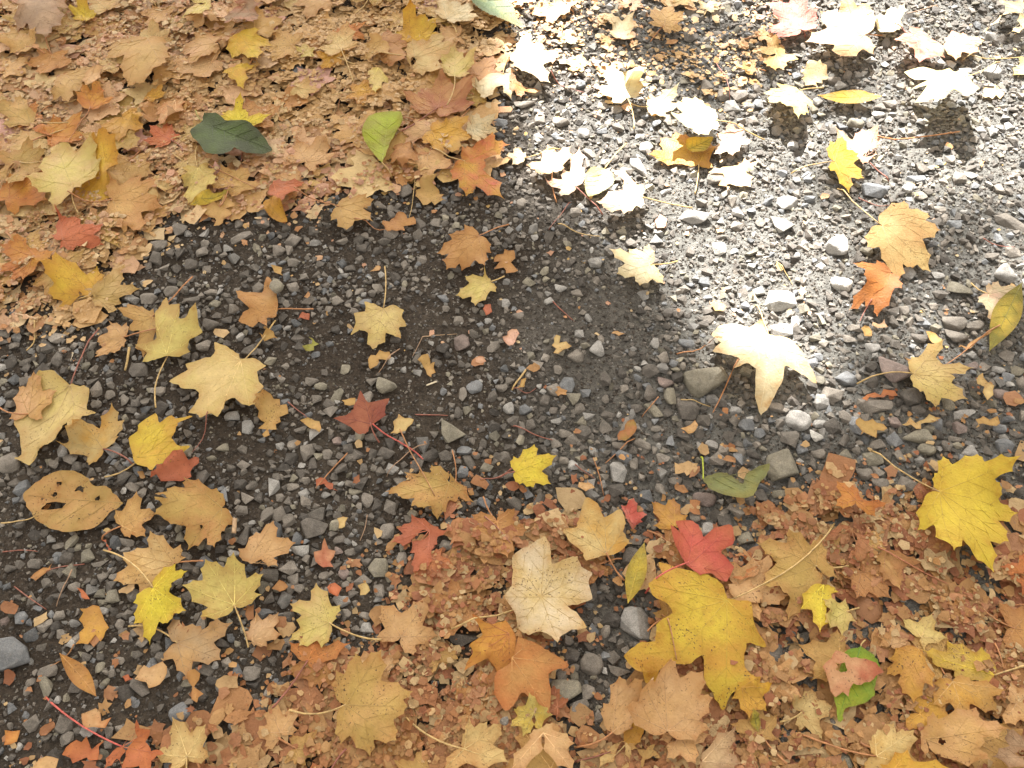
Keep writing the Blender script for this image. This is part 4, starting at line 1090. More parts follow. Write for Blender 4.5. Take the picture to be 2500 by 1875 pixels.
L('C', '735,615', '655,690 540,575 600,430 820,415 895,570 830,625', 'cream', 'large ivory maple leaf in full sun with its stalk pointing down', 'large ivory leaf', st='790,835', lift=0.012, cb='ivory', spots=0.2)
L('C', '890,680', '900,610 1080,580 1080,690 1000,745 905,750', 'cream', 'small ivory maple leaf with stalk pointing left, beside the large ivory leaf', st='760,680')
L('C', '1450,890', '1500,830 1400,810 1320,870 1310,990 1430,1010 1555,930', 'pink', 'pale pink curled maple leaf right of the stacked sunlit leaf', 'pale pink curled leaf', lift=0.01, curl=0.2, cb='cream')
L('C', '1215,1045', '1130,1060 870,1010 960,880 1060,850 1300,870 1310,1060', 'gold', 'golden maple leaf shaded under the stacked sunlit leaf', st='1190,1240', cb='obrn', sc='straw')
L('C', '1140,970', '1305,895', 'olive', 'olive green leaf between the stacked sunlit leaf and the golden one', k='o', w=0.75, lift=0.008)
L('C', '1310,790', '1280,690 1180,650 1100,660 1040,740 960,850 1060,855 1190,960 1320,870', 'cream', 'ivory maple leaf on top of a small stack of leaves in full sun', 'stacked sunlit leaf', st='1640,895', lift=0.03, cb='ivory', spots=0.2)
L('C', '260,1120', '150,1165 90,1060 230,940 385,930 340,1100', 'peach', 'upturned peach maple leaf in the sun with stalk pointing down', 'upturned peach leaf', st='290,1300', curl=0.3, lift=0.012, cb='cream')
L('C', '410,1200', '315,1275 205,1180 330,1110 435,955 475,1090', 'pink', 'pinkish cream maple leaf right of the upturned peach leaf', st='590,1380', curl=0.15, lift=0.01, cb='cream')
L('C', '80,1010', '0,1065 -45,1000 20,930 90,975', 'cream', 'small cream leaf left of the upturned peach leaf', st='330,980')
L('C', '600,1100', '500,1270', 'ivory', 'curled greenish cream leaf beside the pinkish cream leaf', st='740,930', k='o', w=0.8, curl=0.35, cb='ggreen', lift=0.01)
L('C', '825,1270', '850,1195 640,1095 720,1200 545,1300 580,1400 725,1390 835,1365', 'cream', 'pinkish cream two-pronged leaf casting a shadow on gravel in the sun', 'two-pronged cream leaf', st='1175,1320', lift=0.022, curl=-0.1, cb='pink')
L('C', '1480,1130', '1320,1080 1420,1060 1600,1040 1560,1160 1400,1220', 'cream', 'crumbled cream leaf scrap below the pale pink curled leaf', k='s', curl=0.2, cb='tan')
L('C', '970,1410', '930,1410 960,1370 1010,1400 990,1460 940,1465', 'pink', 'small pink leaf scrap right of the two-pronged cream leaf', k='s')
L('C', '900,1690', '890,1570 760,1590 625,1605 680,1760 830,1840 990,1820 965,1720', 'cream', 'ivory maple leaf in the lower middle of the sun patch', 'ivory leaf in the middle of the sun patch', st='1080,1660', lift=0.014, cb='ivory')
# ---- top right
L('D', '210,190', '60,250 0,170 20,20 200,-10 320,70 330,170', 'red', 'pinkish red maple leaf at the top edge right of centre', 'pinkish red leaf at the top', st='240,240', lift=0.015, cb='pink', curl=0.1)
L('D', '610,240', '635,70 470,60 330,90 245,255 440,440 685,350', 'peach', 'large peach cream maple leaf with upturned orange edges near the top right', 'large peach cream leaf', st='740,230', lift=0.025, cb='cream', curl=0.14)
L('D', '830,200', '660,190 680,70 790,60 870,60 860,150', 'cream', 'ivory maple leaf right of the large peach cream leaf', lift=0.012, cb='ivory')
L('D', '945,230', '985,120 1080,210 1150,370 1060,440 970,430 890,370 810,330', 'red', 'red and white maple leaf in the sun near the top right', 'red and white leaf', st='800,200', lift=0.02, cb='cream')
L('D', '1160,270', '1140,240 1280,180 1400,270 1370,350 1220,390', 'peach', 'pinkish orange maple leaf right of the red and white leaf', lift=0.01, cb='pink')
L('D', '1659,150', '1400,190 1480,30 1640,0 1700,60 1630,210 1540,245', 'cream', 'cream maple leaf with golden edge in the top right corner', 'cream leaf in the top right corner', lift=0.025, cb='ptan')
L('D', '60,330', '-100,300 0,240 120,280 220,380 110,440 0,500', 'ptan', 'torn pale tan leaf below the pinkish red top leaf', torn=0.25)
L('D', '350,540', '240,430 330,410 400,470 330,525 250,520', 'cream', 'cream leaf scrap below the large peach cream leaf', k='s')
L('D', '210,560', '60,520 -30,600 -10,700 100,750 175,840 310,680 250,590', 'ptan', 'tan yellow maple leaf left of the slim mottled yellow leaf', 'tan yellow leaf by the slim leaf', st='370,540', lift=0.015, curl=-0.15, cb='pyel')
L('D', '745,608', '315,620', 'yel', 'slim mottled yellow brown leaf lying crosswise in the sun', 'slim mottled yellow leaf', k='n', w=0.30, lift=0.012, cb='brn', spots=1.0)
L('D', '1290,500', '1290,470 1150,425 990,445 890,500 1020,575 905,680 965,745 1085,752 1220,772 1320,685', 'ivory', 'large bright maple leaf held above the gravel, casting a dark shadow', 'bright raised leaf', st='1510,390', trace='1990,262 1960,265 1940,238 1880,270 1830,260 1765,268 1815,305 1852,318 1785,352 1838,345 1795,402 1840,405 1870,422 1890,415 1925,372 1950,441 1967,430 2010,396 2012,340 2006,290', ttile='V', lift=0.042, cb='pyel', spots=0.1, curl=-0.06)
L('D', '640,985', '710,830 620,815 420,820 560,990 620,1050 730,920', 'pink', 'pale pink maple leaf with a pebble on it below the slim mottled leaf', 'pale pink leaf with a pebble', st='800,1140', cb='cream', lift=0.008)
L('D', '440,1025', '400,910 480,890 600,970 635,1130 545,1215 410,1090', 'yel', 'folded golden yellow leaf over the lower half of the pale pink leaf', 'folded golden yellow leaf', st='160,1090', cb='gold', lift=0.012, curl=0.12)
L('D', '740,1460', '640,1605 865,1800 960,1700 1085,1715 1125,1480 1045,1370 885,1295', 'ptan', 'tan cream maple leaf on gravel with a long stalk curving up left', 'tan cream leaf with curved stalk', st='465,1190', lift=0.016, curl=-0.12, cb='tan')
L('D', '1700,400', '1590,480 1620,370 1700,330 1740,460', 'pyel', 'yellow leaf cut by the right edge near the top')
L('D', '1470,580', '1400,590 1480,530 1550,570 1520,610', 'cream', 'small cream scrap right of the bright raised leaf', k='s')
# ---- middle left
L('E', '605,262', '640,80 420,70 335,140 325,262 365,355 520,240', 'gold', 'golden maple leaf with a bitten lower edge below the orange red leaf', 'golden bitten leaf', st='450,290', cb='yel')
L('E', '612,265', '640,175 825,45 800,110 915,208 780,295 765,390 660,340', 'otan', 'tan maple leaf right of the golden bitten leaf', 'tan leaf right of the bitten one', cb='ptan')
L('E', '985,385', '990,330 820,300 770,380 830,480 915,670 1050,480', 'tan', 'tan maple leaf under the mottled pale leaf, stalk pointing up right', st='1250,135', torn=0.15)
L('E', '800,525', '830,420 690,400 590,555 600,690 740,640 800,590', 'peach', 'ragged pinkish tan leaf with a curved stalk left of the mottled pale leaf', 'ragged pinkish tan leaf', st='1065,480', torn=0.3)
L('E', '1080,640', '905,682 865,565 1000,400 1068,260 1180,330 1290,348 1318,505 1215,620', 'pyel', 'mottled pale yellow maple leaf with a long stalk pointing down on the left gravel', 'mottled pale leaf', st='1015,990', cb='otan', lift=0.008, spots=0.4)
L('E', '1555,670', '1380,540 1190,672 1075,790 1228,1012 1420,1055 1620,985 1715,720', 'ptan', 'big clean pale yellow maple leaf on the dark gravel, left of centre', 'big clean pale yellow leaf', st='1784,415', lift=0.012, curl=-0.08, cb='pyel', spots=0.25, sc='straw')
L('E', '460,840', '290,775 180,900 105,1090 180,1165 205,1355 370,1250 520,1205 645,1045 600,885', 'ptan', 'large yellow tan maple leaf at the left with a red stalk', 'large yellow tan leaf at the left', st='640,465', cb='pyel', sc='rstalk')
L('E', '190,1030', '60,1060 115,840 245,770 380,880 285,1060', 'tan', 'smaller tan leaf lying on the large yellow tan leaf', st='0,985', curl=-0.1, cb='peach')
L('E', '660,1240', '565,1345 390,1230 560,1100 740,960 805,1055 760,1160', 'ptan', 'tan gold maple leaf between the large yellow tan leaf and the golden yellow one', st='860,1350', cb='gold', sc='rstalk', spots=0.8)
L('E', '885,1300', '825,1170 995,985 1130,1040 1272,1058 1150,1160 1262,1280 995,1408', 'yel', 'golden yellow maple leaf below the big clean pale yellow leaf', 'golden yellow leaf on the left gravel', st='680,1435', cb='gold', lift=0.008, spots=0.6)
L('E', '1130,1380', '985,1450 1030,1370 1180,1300 1290,1310 1240,1430 1100,1450', 'brick', 'crumbled reddish leaf scrap below the golden yellow leaf', k='s', curl=0.2)
L('E', '1430,1620', '1400,1490 1170,1410 1060,1500 1000,1580 1010,1700 1200,1900 1400,1920 1450,1790 1500,1730', 'otan', 'large crumpled orange brown maple leaf with holes on the lower left gravel', 'large crumpled orange brown leaf', torn=0.12, cb='obrn', holes=((1060, 1585, 40, 0.35), (1190, 1760, 12), (1305, 1755, 8)), lift=0.006)
L('E', '780,1740', '745,1645 885,1520 1010,1650 940,1815 830,1815', 'tan', 'small tan orange leaf between the perforated oval leaf and the crumpled orange brown one', st='650,1824', cb='obrn')
L('E', '795,1597', '145,1545', 'otan', 'tan oval leaf riddled with holes at the left', 'perforated oval leaf', k='o', trace='797,1597 740,1540 690,1490 600,1480 560,1430 480,1385 400,1385 300,1430 230,1470 150,1535 160,1600 200,1660 250,1720 330,1765 430,1790 560,1770 640,1720 700,1660 760,1630', holes=((335, 1612, 62, 0.45), (510, 1505, 26, 0.6), (385, 1473, 12), (350, 1537, 12), (265, 1566, 8), (625, 1566, 13), (510, 1700, 5)), cb='tan', spots=0.9, curl=0.02, lift=0.004, rev=True, fold=0.03)
# ---- middle
L('F', '130,320', '135,155 60,108 -100,205 -60,300 -115,420 70,470 135,385', 'obrn', 'folded brown tan leaf with a round pebble on it, left of centre', 'brown leaf with a round pebble', st='370,340', cb='tan', lift=0.006, sc='tstalk')
L('F', '820,300', '690,262 630,355 605,490 760,570 935,510 970,410 945,310', 'ptan', 'pale tan maple leaf alone on bare soil with a straight upright stalk', 'pale tan leaf on bare soil', st='828,35', cb='pyel', lift=0.008, curl=-0.06, sc='straw')
L('F', '740,1075', '665,1145 490,1030 560,1010 685,865 770,950 875,905 835,1050', 'dred', 'dull red leaf with chalky white marks near the centre', 'dull red leaf', st='795,1190', lift=0.014, curl=-0.08, cb='rbrn', sc='rstalk', spots=0.1)
L('F', '1515,130', '1480,80 1350,100 1290,220 1420,300 1555,195', 'pyel', 'small pale yellow maple leaf under the brown tan gravel leaf', 'small pale yellow leaf near the centre', st='1610,105', cb='ptan', lift=0.006)
L('F', '80,1000', '0,920 90,880 190,940 150,1050 50,1170 20,1040', 'tan', 'torn tan leaf scrap below the big clean pale yellow leaf', k='s', curl=0.2, spots=0.9)
L('F', '1250,1460', '1120,1320 940,1380 820,1510 900,1570 1000,1660 1170,1700 1300,1600 1420,1590 1260,1400', 'otan', 'large crumbling tan maple leaf below the flat olive stone', 'large crumbling tan leaf', torn=0.22, cb='obrn', spots=0.9, curl=0.05)
L('F', '350,550', '330,490 400,540 370,590 315,590', 'olive', 'tiny green leaf scrap left of the pale tan leaf on bare soil', k='s', cb='lime')
L('F', '785,650', '740,620 860,600 870,640 790,650 780,690 735,715 725,680', 'tan', 'jagged tan scrap just below the pale tan leaf on bare soil', k='s', curl=0.3)
L('F', '1110,670', '1070,610 1110,600 1125,660 1155,660 1160,720 1130,755 1095,700', 'tan', 'curled tan scrap left of the reddish stone near the centre', k='s', curl=0.4)
L('F', '940,1065', '865,1130 890,1080 920,1000 960,1030 1020,1040 980,1085 910,1130', 'ptan', 'jagged cream tan scrap right of the dull red leaf', k='s', curl=0.3)
L('F', '350,1070', '280,1050 330,1030 415,1085 410,1140 350,1110', 'otan', 'folded tan scrap left of the dull red leaf', k='s', curl=0.4)
L('F', '1500,310', '1470,315 1520,280 1530,330 1490,355', 'brick', 'small reddish scrap below the small pale yellow leaf near the centre', k='s')
L('F', '1455,640', '1420,630 1470,620 1490,650 1450,665', 'pink', 'tiny pink scrap right of the reddish stone', k='s', curl=0.3)
L('F', '295,360', '250,395 290,330 340,350 335,385', 'brick', 'small red scrap beside the stalk of the brown leaf with a pebble', k='s', curl=0.3)
L('F', '75,495', '10,480 110,480 140,520 30,510', 'tan', 'small tan scrap under the brown leaf with a pebble', k='s')
L('F', '1640,490', '1605,520 1630,450 1690,440 1680,520 1640,545', 'pink', 'pinkish scrap on soil right of the reddish stone', k='s', curl=0.3)
L('F', '450,1460', '380,1430 440,1420 520,1500 470,1490', 'brick', 'thin reddish scrap on the gravel below the angular grey stones', k='s', curl=0.3)
L('F', '610,930', '550,920 640,905 635,950 570,950', 'tan', 'tan scrap tucked behind the dull red leaf', k='s')
L('F', '140,80', '90,40 130,45 170,110 110,80', 'tan', 'small tan scrap above the brown leaf with a pebble', k='s', curl=0.3)
L('F', '770,45', '730,65 770,20 800,25 790,50', 'peach', 'small peach scrap left of the upright stalk', k='s', curl=0.3)
# ---- middle right
L('G', '20,1380', '10,1275 145,1200 290,1305 255,1470 140,1490 50,1470', 'lem', 'small lemon yellow maple leaf on the gravel below the centre', 'small lemon yellow leaf', st='-90,1410', lift=0.012, curl=-0.06, spots=0.5, sc='rstalk')
L('G', '1655,520', '1592,438 1332,430 1287,549 1287,655 1420,790 1627,979 1977,812 1783,540', 'cream', 'large cream maple leaf in sun beside the big rounded stone', 'large cream leaf by the big stone', st='1590,290', trace='1255,1250 1228,1205 1190,1225 1150,1205 1085,1188 1062,1230 1043,1262 1075,1300 1043,1332 1110,1352 1140,1372 1118,1408 1165,1385 1205,1390 1212,1450 1245,1518 1278,1480 1310,1420 1318,1370 1380,1392 1442,1422 1405,1340 1370,1290 1330,1258 1290,1252', ttile='V', lift=0.026, curl=-0.26, cb='ptan', sc='straw', spots=0.1)
L('G', '1240,1440', '1659,1360', 'ggreen', 'curled dull green leaf with a bent stalk on the right gravel', 'curled dull green leaf', st='1235,1275', k='o', trace='1240,1440 1310,1403 1400,1388 1465,1435 1500,1468 1525,1395 1590,1362 1668,1350 1650,1420 1600,1480 1560,1565 1480,1582 1380,1560 1290,1515', curl=0.25, fold=0.35, lift=0.012, cb='olive', sc='lime')
L('G', '325,540', '260,545 290,480 390,550 340,570 270,600', 'ptan', 'pale crumpled scrap right of the centre', k='s', curl=0.4)
L('G', '740,1140', '690,1175 700,1120 750,1060 790,1050 800,1130 740,1180', 'brick', 'reddish scrap on the gravel below the long olive stone', k='s', curl=0.3, cb='olive')
L('G', '690,445', '650,460 690,435 740,450 700,468', 'peach', 'tiny peach scrap on fine gravel right of centre', k='s')
L('G', '1330,280', '1295,285 1340,260 1400,300 1380,330 1310,300', 'tan', 'small tan scrap left of the white slab in the sun', k='s', curl=0.2)
L('G', '470,1470', '430,1480 490,1420 540,1490 480,1510', 'peach', 'peach scrap right of the small lemon yellow leaf', k='s', curl=0.3)
L('G', '1180,1110', '1095,1105 1160,1080 1190,1050 1180,1130', 'peach', 'peach scrap below the dark square stone', k='s', curl=0.2)
L('G', '70,790', '30,830 60,770 95,760 80,820', 'tan', 'narrow tan scrap left of centre line on gravel', k='s', curl=0.3)
L('H', '790,120', '690,52 525,95 600,160 545,305 650,290 730,355 852,238 850,160', 'org', 'orange brown maple leaf beside the round white pebble', 'orange brown leaf by the white pebble', lift=0.014, curl=-0.15, cb='brn', spots=0.3)
L('H', '1440,235', '1430,170 1500,150 1615,200 1600,320 1465,435 1420,330 1370,280', 'cream', 'pinkish cream leaf at the right partly under a yellow green leaf', 'pinkish cream leaf at the right', st='1320,170', lift=0.016, curl=-0.15, cb='pink')
L('H', '1640,180', '1440,610', 'olive', 'narrow yellow green leaf standing on edge at the right', 'narrow yellow green leaf', k='n', w=0.26, lift=0.022, cb='yel', spots=0.7)
L('H', '950,755', '935,640 1130,555 1110,680 1340,725 1190,820 1270,965 1090,975 980,890', 'ptan', 'pale yellow tan maple leaf with stalk pointing left on the right gravel', 'pale yellow tan leaf at the right', st='590,805', lift=0.015, cb='pyel', curl=-0.08, sc='straw')
L('H', '1000,1070', '870,1090 930,1030 1120,1050 1000,1110', 'ptan', 'ragged tan scrap below the pale yellow tan leaf', k='s', curl=0.3, spots=0.9)
L('H', '660,1100', '570,1060 680,1050 770,1120 600,1160', 'tan', 'ragged tan scrap below the long grey slab stone', k='s', curl=0.3)
L('H', '1430,1060', '1350,1110 1400,1030 1520,1020 1440,1090', 'tan', 'tan scrap right of the oblong olive stone', k='s', curl=0.3)
L('H', '1110,500', '1040,460 1110,470 1150,510 1140,560 1080,530', 'tan', 'curled tan scrap above the pale yellow tan leaf', k='s', curl=0.4)
L('H', '740,400', '690,420 770,380 795,430 730,435', 'beige', 'dry beige scrap below the orange brown leaf', k='s', curl=0.3)
L('H', '655,465', '615,445 670,430 690,490 640,490', 'tan', 'small tan scrap on gravel below the dry beige scrap', k='s')
L('H', '1350,530', '1260,555 1350,510 1430,515 1340,560', 'peach', 'crumbled peach scrap left of the narrow yellow green leaf', k='s', curl=0.3)
L('H', '1420,870', '1350,800 1390,760 1470,890 1430,925 1400,870', 'ptan', 'pale scrap right of the pale yellow tan leaf', k='s', curl=0.3)
L('H', '760,885', '610,920 700,870 830,860 850,890 720,900', 'rbrn', 'brown red strip of leaf on the reddish slab stone', k='s', curl=0.2)
L('H', '560,1590', '420,1640 440,1460 540,1490 630,1600 760,1625 690,1700', 'org', 'small orange maple leaf at the edge of the lower right litter', 'small orange leaf at the lower right litter', cb='gold', lift=0.01)
# ---- lower left
L('I', '1120,320', '1200,285 1175,210 980,130 800,265 735,450 890,520 1040,400', 'tan', 'tan maple leaf behind the bright yellow leaf on the lower left gravel', st='1320,320', cb='ptan', spots=0.8)
L('I', '1505,585', '1312,712 1192,488 1335,310 1518,262 1710,405 1705,545', 'pyel', 'olive yellow maple leaf right of the bright yellow leaf at the lower left', 'olive yellow leaf at the lower left', st='1605,870', cb='otan', lift=0.006)
L('I', '1140,840', '1100,665 1300,735 1515,720 1430,955 1200,1072 1040,960', 'beige', 'beige maple leaf below the bright yellow leaf at the lower left', 'beige leaf at the lower left', st='820,730', cb='tan', curl=-0.08)
L('I', '990,490', '1142,335 1220,385 1120,490 1208,640 1088,725 957,852 862,722 858,585', 'lem', 'bright yellow maple leaf with many pointed lobes at the lower left', 'bright yellow leaf at the lower left', st='670,245', cb='yel', lift=0.008, spots=0.6, sc='straw')
L('J', '-60,305', '-125,225 -10,110 115,55 255,190 145,355 30,300', 'peach', 'peach maple leaf right of the large crumpled orange brown leaf', 'peach leaf at the lower left', cb='tan', lift=0.006)
L('J', '335,960', '220,850 400,830 620,850 410,1025', 'org', 'orange brown leaf under the pale yellow leaf with straw stalk', st='110,1275', cb='obrn', sc='rstalk')
L('J', '475,720', '425,885 280,870 200,822 260,700 220,595 395,468 548,598 525,690', 'pyel', 'pale yellow maple leaf with a straw-coloured stalk pointing right', 'pale yellow leaf with straw stalk', st='815,835', cb='ptan', lift=0.006, sc='straw')
L('J', '-30,830', '-75,770 0,640 150,640 165,790 70,870 -20,865', 'peach', 'small peach leaf left of the pale yellow leaf with straw stalk', cb='beige')
L('J', '580,1245', '520,1030 650,920 815,890 1020,1170 990,1275 925,1510 740,1590 545,1505', 'otan', 'large olive tan maple leaf flat on the bottom litter with a straw stalk', 'large olive tan leaf at the bottom', st='220,1290', cb='tan', spots=1.0, sc='straw', lift=0.008)
L('J', '1120,100', '860,190 900,80 1000,0 1180,80 1240,110 1150,230 1110,390 1010,410 985,260', 'brick', 'crumpled brick red leaf below the large crumbling tan leaf', 'crumpled brick red leaf', torn=0.15, cb='salmon', curl=0.08)
L('J', '450,270', '370,250 440,160 510,240 500,350 430,350', 'brick', 'crumbled red scrap on the gravel right of the peach lower left leaf', k='s', curl=0.3, cb='peach')
L('J', '510,500', '460,490 510,455 555,490 530,545 480,535', 'salmon', 'small orange red scrap above the pale yellow leaf with straw stalk', k='s')
L('J', '690,480', '655,470 710,450 735,500 670,530', 'ptan', 'tiny pale scrap on gravel above the dark slab stone', k='s', curl=0.3)
L('J', '550,50', '520,25 590,20 570,80 530,90', 'ptan', 'tiny cream scrap above the dark rounded lower stone', k='s', curl=0.3)
L('J', '150,450', '90,480 140,420 200,470 150,510', 'brn', 'brown scrap on the gravel above the pale yellow leaf with straw stalk', k='s')
L('I', '780,1515', '670,1670 760,1600 900,1350 975,1410 1085,1580 980,1690 720,1740', 'salmon', 'orange red maple leaf with a long red stalk at the bottom left', 'orange red leaf at the bottom left', st='280,1190', cb='org', lift=0.008, sc='red')
L('I', '590,720', '510,620 630,600 695,740 640,830 480,850 530,740', 'gold', 'crumpled golden scrap on the lower left gravel', k='s', curl=0.2, cb='obrn', spots=0.8)
L('I', '400,925', '630,1200', 'obrn', 'thin curled golden brown leaf on the lower left gravel', 'thin curled leaf at the lower left', k='n', w=0.28, curl=0.3, lift=0.01, cb='gold')
L('I', '230,390', '175,410 230,360 330,320 320,370 210,430', 'obrn', 'golden brown scrap below the perforated oval leaf', k='s', curl=0.3)
L('I', '520,520', '485,480 520,490 565,550 510,540', 'salmon', 'small orange scrap left of the bright yellow lower left leaf', k='s')
L('I', '690,210', '645,170 680,170 715,230 690,250', 'brick', 'small red scrap beside the bright yellow leaf stalk', k='s')
L('I', '690,105', '655,110 690,90 715,110 680,125', 'ptan', 'tiny pale scrap below the perforated oval leaf', k='s')
L('I', '980,1050', '870,1080 930,990 1080,1000 1060,1080 960,1140', 'peach', 'crumbled peach scrap left of the beige leaf base', k='s', curl=0.2)
L('I', '800,1060', '770,1050 810,1035 840,1065 790,1085', 'salmon', 'tiny orange scrap on the lower left gravel', k='s')
L('I', '1265,1120', '1210,1030 1290,1040 1310,1170 1270,1230 1230,1160', 'obrn', 'golden brown folded leaf scrap under the beige leaf', k='s', curl=0.4)
L('I', '560,1560', '420,1520 480,1470 660,1470 620,1600 540,1580 450,1620', 'salmon', 'orange leaf scrap left of the orange red bottom left leaf', k='s', curl=0.2, cb='org')
L('I', '640,1330', '530,1310 620,1270 720,1330 680,1400 560,1400', 'peach', 'peach leaf scrap beside the long red stalk', k='s', curl=0.2, cb='org')
L('I', '40,1440', '0,1400 100,1400 90,1480 0,1500', 'org', 'crumbled orange scrap at the left edge near the bottom', k='s', curl=0.2)
L('I', '300,1610', '220,1640 300,1580 380,1600 350,1690 230,1700', 'peach', 'peach orange leaf scrap at the bottom left corner', k='s', curl=0.2)
# ---- bottom middle and right
L('J', '1640,790', '1405,690 1395,840 1345,1000 1560,950 1640,1040 1700,860 1680,700', 'org', 'orange maple leaf with yellow patches at the bottom middle', 'orange leaf at the bottom middle', cb='gold', lift=0.006)
L('K', '0,950', '-40,830 170,820 370,1005 240,1300 100,1200 0,1180 -100,1100', 'obrn', 'large brown maple leaf below the cream yellow speckled leaf', 'large brown leaf at the bottom', cb='org', lift=0.008, spots=0.4)
L('K', '140,1300', '190,1430 265,1320 110,1180 10,1290 -10,1400 70,1465', 'pyel', 'pale yellow leaf overlapping the foot of the large brown leaf', cb='yel')
L('K', '610,265', '475,325 335,115 420,-60 600,20 745,100 765,215 650,285', 'ptan', 'tan yellow maple leaf left of the narrow yellow leaf', 'tan yellow leaf below the lemon one', st='730,440', cb='gold', lift=0.008, sc='tstalk')
L('K', '740,70', '730,50 710,-60 790,-100 880,10 850,60 800,105', 'red', 'small pinkish red leaf above the rosy red one', 'small pinkish red leaf', cb='pink')
L('K', '1060,75', '920,70 910,-90 1060,-120 1150,0 1110,80', 'gold', 'golden brown leaf behind the rosy red leaf', cb='brn')
L('K', '190,540', '-60,560 -40,420 0,265 215,170 330,310 530,380 500,570 475,805 300,893 40,750', 'ptan', 'large cream yellow maple leaf speckled with soil at the bottom middle', 'large cream yellow speckled leaf', st='-389,770', cb='cream', lift=0.012, sc='straw', spots=0.9)
L('K', '750,595', '862,185', 'yel', 'narrow pointed yellow leaf standing above the pale squarish stone', 'narrow yellow leaf', k='n', w=0.28, cb='olive', lift=0.014)
L('K', '1600,365', '1400,290 1490,255 1600,345 1490,430 1410,430', 'peach', 'peach orange leaf right of the rosy red leaf', cb='org')
L('K', '1510,540', '1400,470 1540,440 1620,570 1550,640 1430,590', 'peach', 'crumpled peach scrap at the stalk of the largest yellow leaf', k='s', curl=0.2, spots=0.9)
L('L', '540,100', '340,220 480,110 700,140 690,280 640,420 500,340', 'brn', 'brown maple leaf at the upper edge of the lower right litter', cb='rbrn', torn=0.2)
L('L', '760,260', '690,320 740,470 840,540 1020,330 900,280', 'brn', 'flat brown maple leaf pressed in the lower right litter', cb='otan', torn=0.25)
L('L', '300,360', '440,440 330,180 110,140 -70,180 -60,500 80,540 130,700 270,600', 'otan', 'large tan maple leaf between the largest yellow leaf and the small yellow pair', 'large tan leaf right of the yellow leaf', st='520,350', cb='tan', lift=0.006)
L('K', '1390,575', '945,312 868,500 1030,690 722,945 912,1132 1010,1005 1390,1290 1578,1118 1500,900 1655,862 1560,640', 'yel', 'largest yellow maple leaf with dark specks, bottom right of centre', 'largest yellow leaf', st='2099,60', cb='gold', lift=0.012, spots=1.0, sc='straw', curl=-0.05)
L('K', '1140,345', '1030,180 1060,75 1190,40 1230,150 1420,110 1425,215 1430,400 1380,445 1230,425', 'red', 'rosy red maple leaf above the largest yellow leaf', 'rosy red leaf', st='865,525', cb='salmon', lift=0.012, spots=0.2, sc='red')
L('K', '1480,1150', '1445,1120 1600,1080 1700,1150 1640,1300 1530,1350 1415,1220', 'gold', 'golden maple leaf at the lower right lobe of the largest yellow leaf', cb='yel')
L('K', '1600,1420', '1555,1280 1640,1460', 'olive', 'olive yellow leaf edge at the bottom right of centre', k='n', w=0.5)
L('K', '650,1430', '585,1250 690,1070 850,1080 830,1280 790,1370', 'peach', 'smooth peach maple leaf left of the rolled leaf at the bottom', 'smooth peach leaf at the bottom', st='410,1520', lift=0.015, cb='tan', curl=-0.1)
L('K', '1090,1440', '950,1480 1040,1370 1160,1370 1290,1440 1180,1640 1000,1600', 'peach', 'curled peach leaf at the bottom edge below the rolled leaf', curl=0.2, lift=0.01, cb='tan')
L('K', '1000,1430', '690,1290 800,1080 960,960 1220,1060 1295,1215 1280,1420', 'peach', 'peach leaf rolled up along its left side below the largest yellow leaf', 'rolled peach leaf', lift=0.012, curl=0.0, cb='tan', tipcurl=0, roll=((800, 1340, 1080, 1040, 0.014),))
L('K', '760,1500', '750,1560 930,1500 970,1590 850,1655', 'tan', 'small tan leaf piece at the bottom edge under the peach leaves', lift=0.005)
L('K', '745,1500', '545,1690 740,1490 770,1620 700,1710', 'ptan', 'pale leaf lobe cut by the bottom edge left of the small tan piece')
L('K', '1230,1620', '1230,1560 1450,1390 1480,1640 1330,1710 1210,1670', 'beige', 'beige leaf at the bottom edge right of the peach leaves', 'beige leaf at the bottom edge', curl=0.12, lift=0.01)
L('J', '1350,1540', '1340,1440 1385,1345 1500,1370 1600,1380 1640,1640 1220,1680', 'ptan', 'large pale tan leaf cut by the bottom edge left of centre', 'large pale tan leaf at the bottom edge', st='970,1330', cb='tan', lift=0.012)
L('K', '200,1445', '-30,1710 110,1455 260,1380 400,1520 400,1710', 'peach', 'smooth peach tan leaf at the bottom edge just right of the pale tan one', lift=0.02, cb='ptan', curl=-0.08, spots=0.2)
L('H', '1105,1535', '1065,1420 1130,1300 1340,1298 1578,1358 1520,1500 1660,1640 1560,1850 1460,2060 1150,1960 980,1765', 'yel', 'big yellow maple leaf at the right edge with a long straw stalk', 'big yellow leaf at the right edge', st='685,1240', lift=0.014, cb='lem', spots=0.25, sc='straw', curl=-0.06)
L('L', '345,490', '195,645 310,812 390,640 450,530', 'lem', 'bright yellow leaf half covered by the small pale yellow leaf at the lower right', 'bright yellow leaf of the small pair', cb='yel', spots=0.9)
L('L', '505,650', '500,560 340,585 340,745 480,808 568,715', 'pyel', 'small pale yellow maple leaf overlapping the bright yellow one at the lower right', st='600,610', cb='ptan')
L('L', '600,870', '455,1350', 'bgreen', 'bright green leaf under a faded red leaf at the lower right', 'bright green leaf', st='632,830', k='o', trace='600,870 500,905 470,1000 440,1150 425,1200 445,1290 455,1358 480,1350 500,1275 620,1240 690,1190 700,1100 727,990 690,925', lift=0.004, fold=0.0, curl=0.05, cb='lime')
L('L', '540,1050', '345,1010 400,960 430,905 500,930 560,950 620,960 690,985 745,1045 690,1070 650,1110 590,1130 540,1120 510,1205 400,1165 375,1080', 'brick', 'faded red leaf with a round hole lying on the bright green leaf', 'faded red leaf with a hole', k='s', holes=((470, 1018, 24),), cb='peach', lift=0.006)
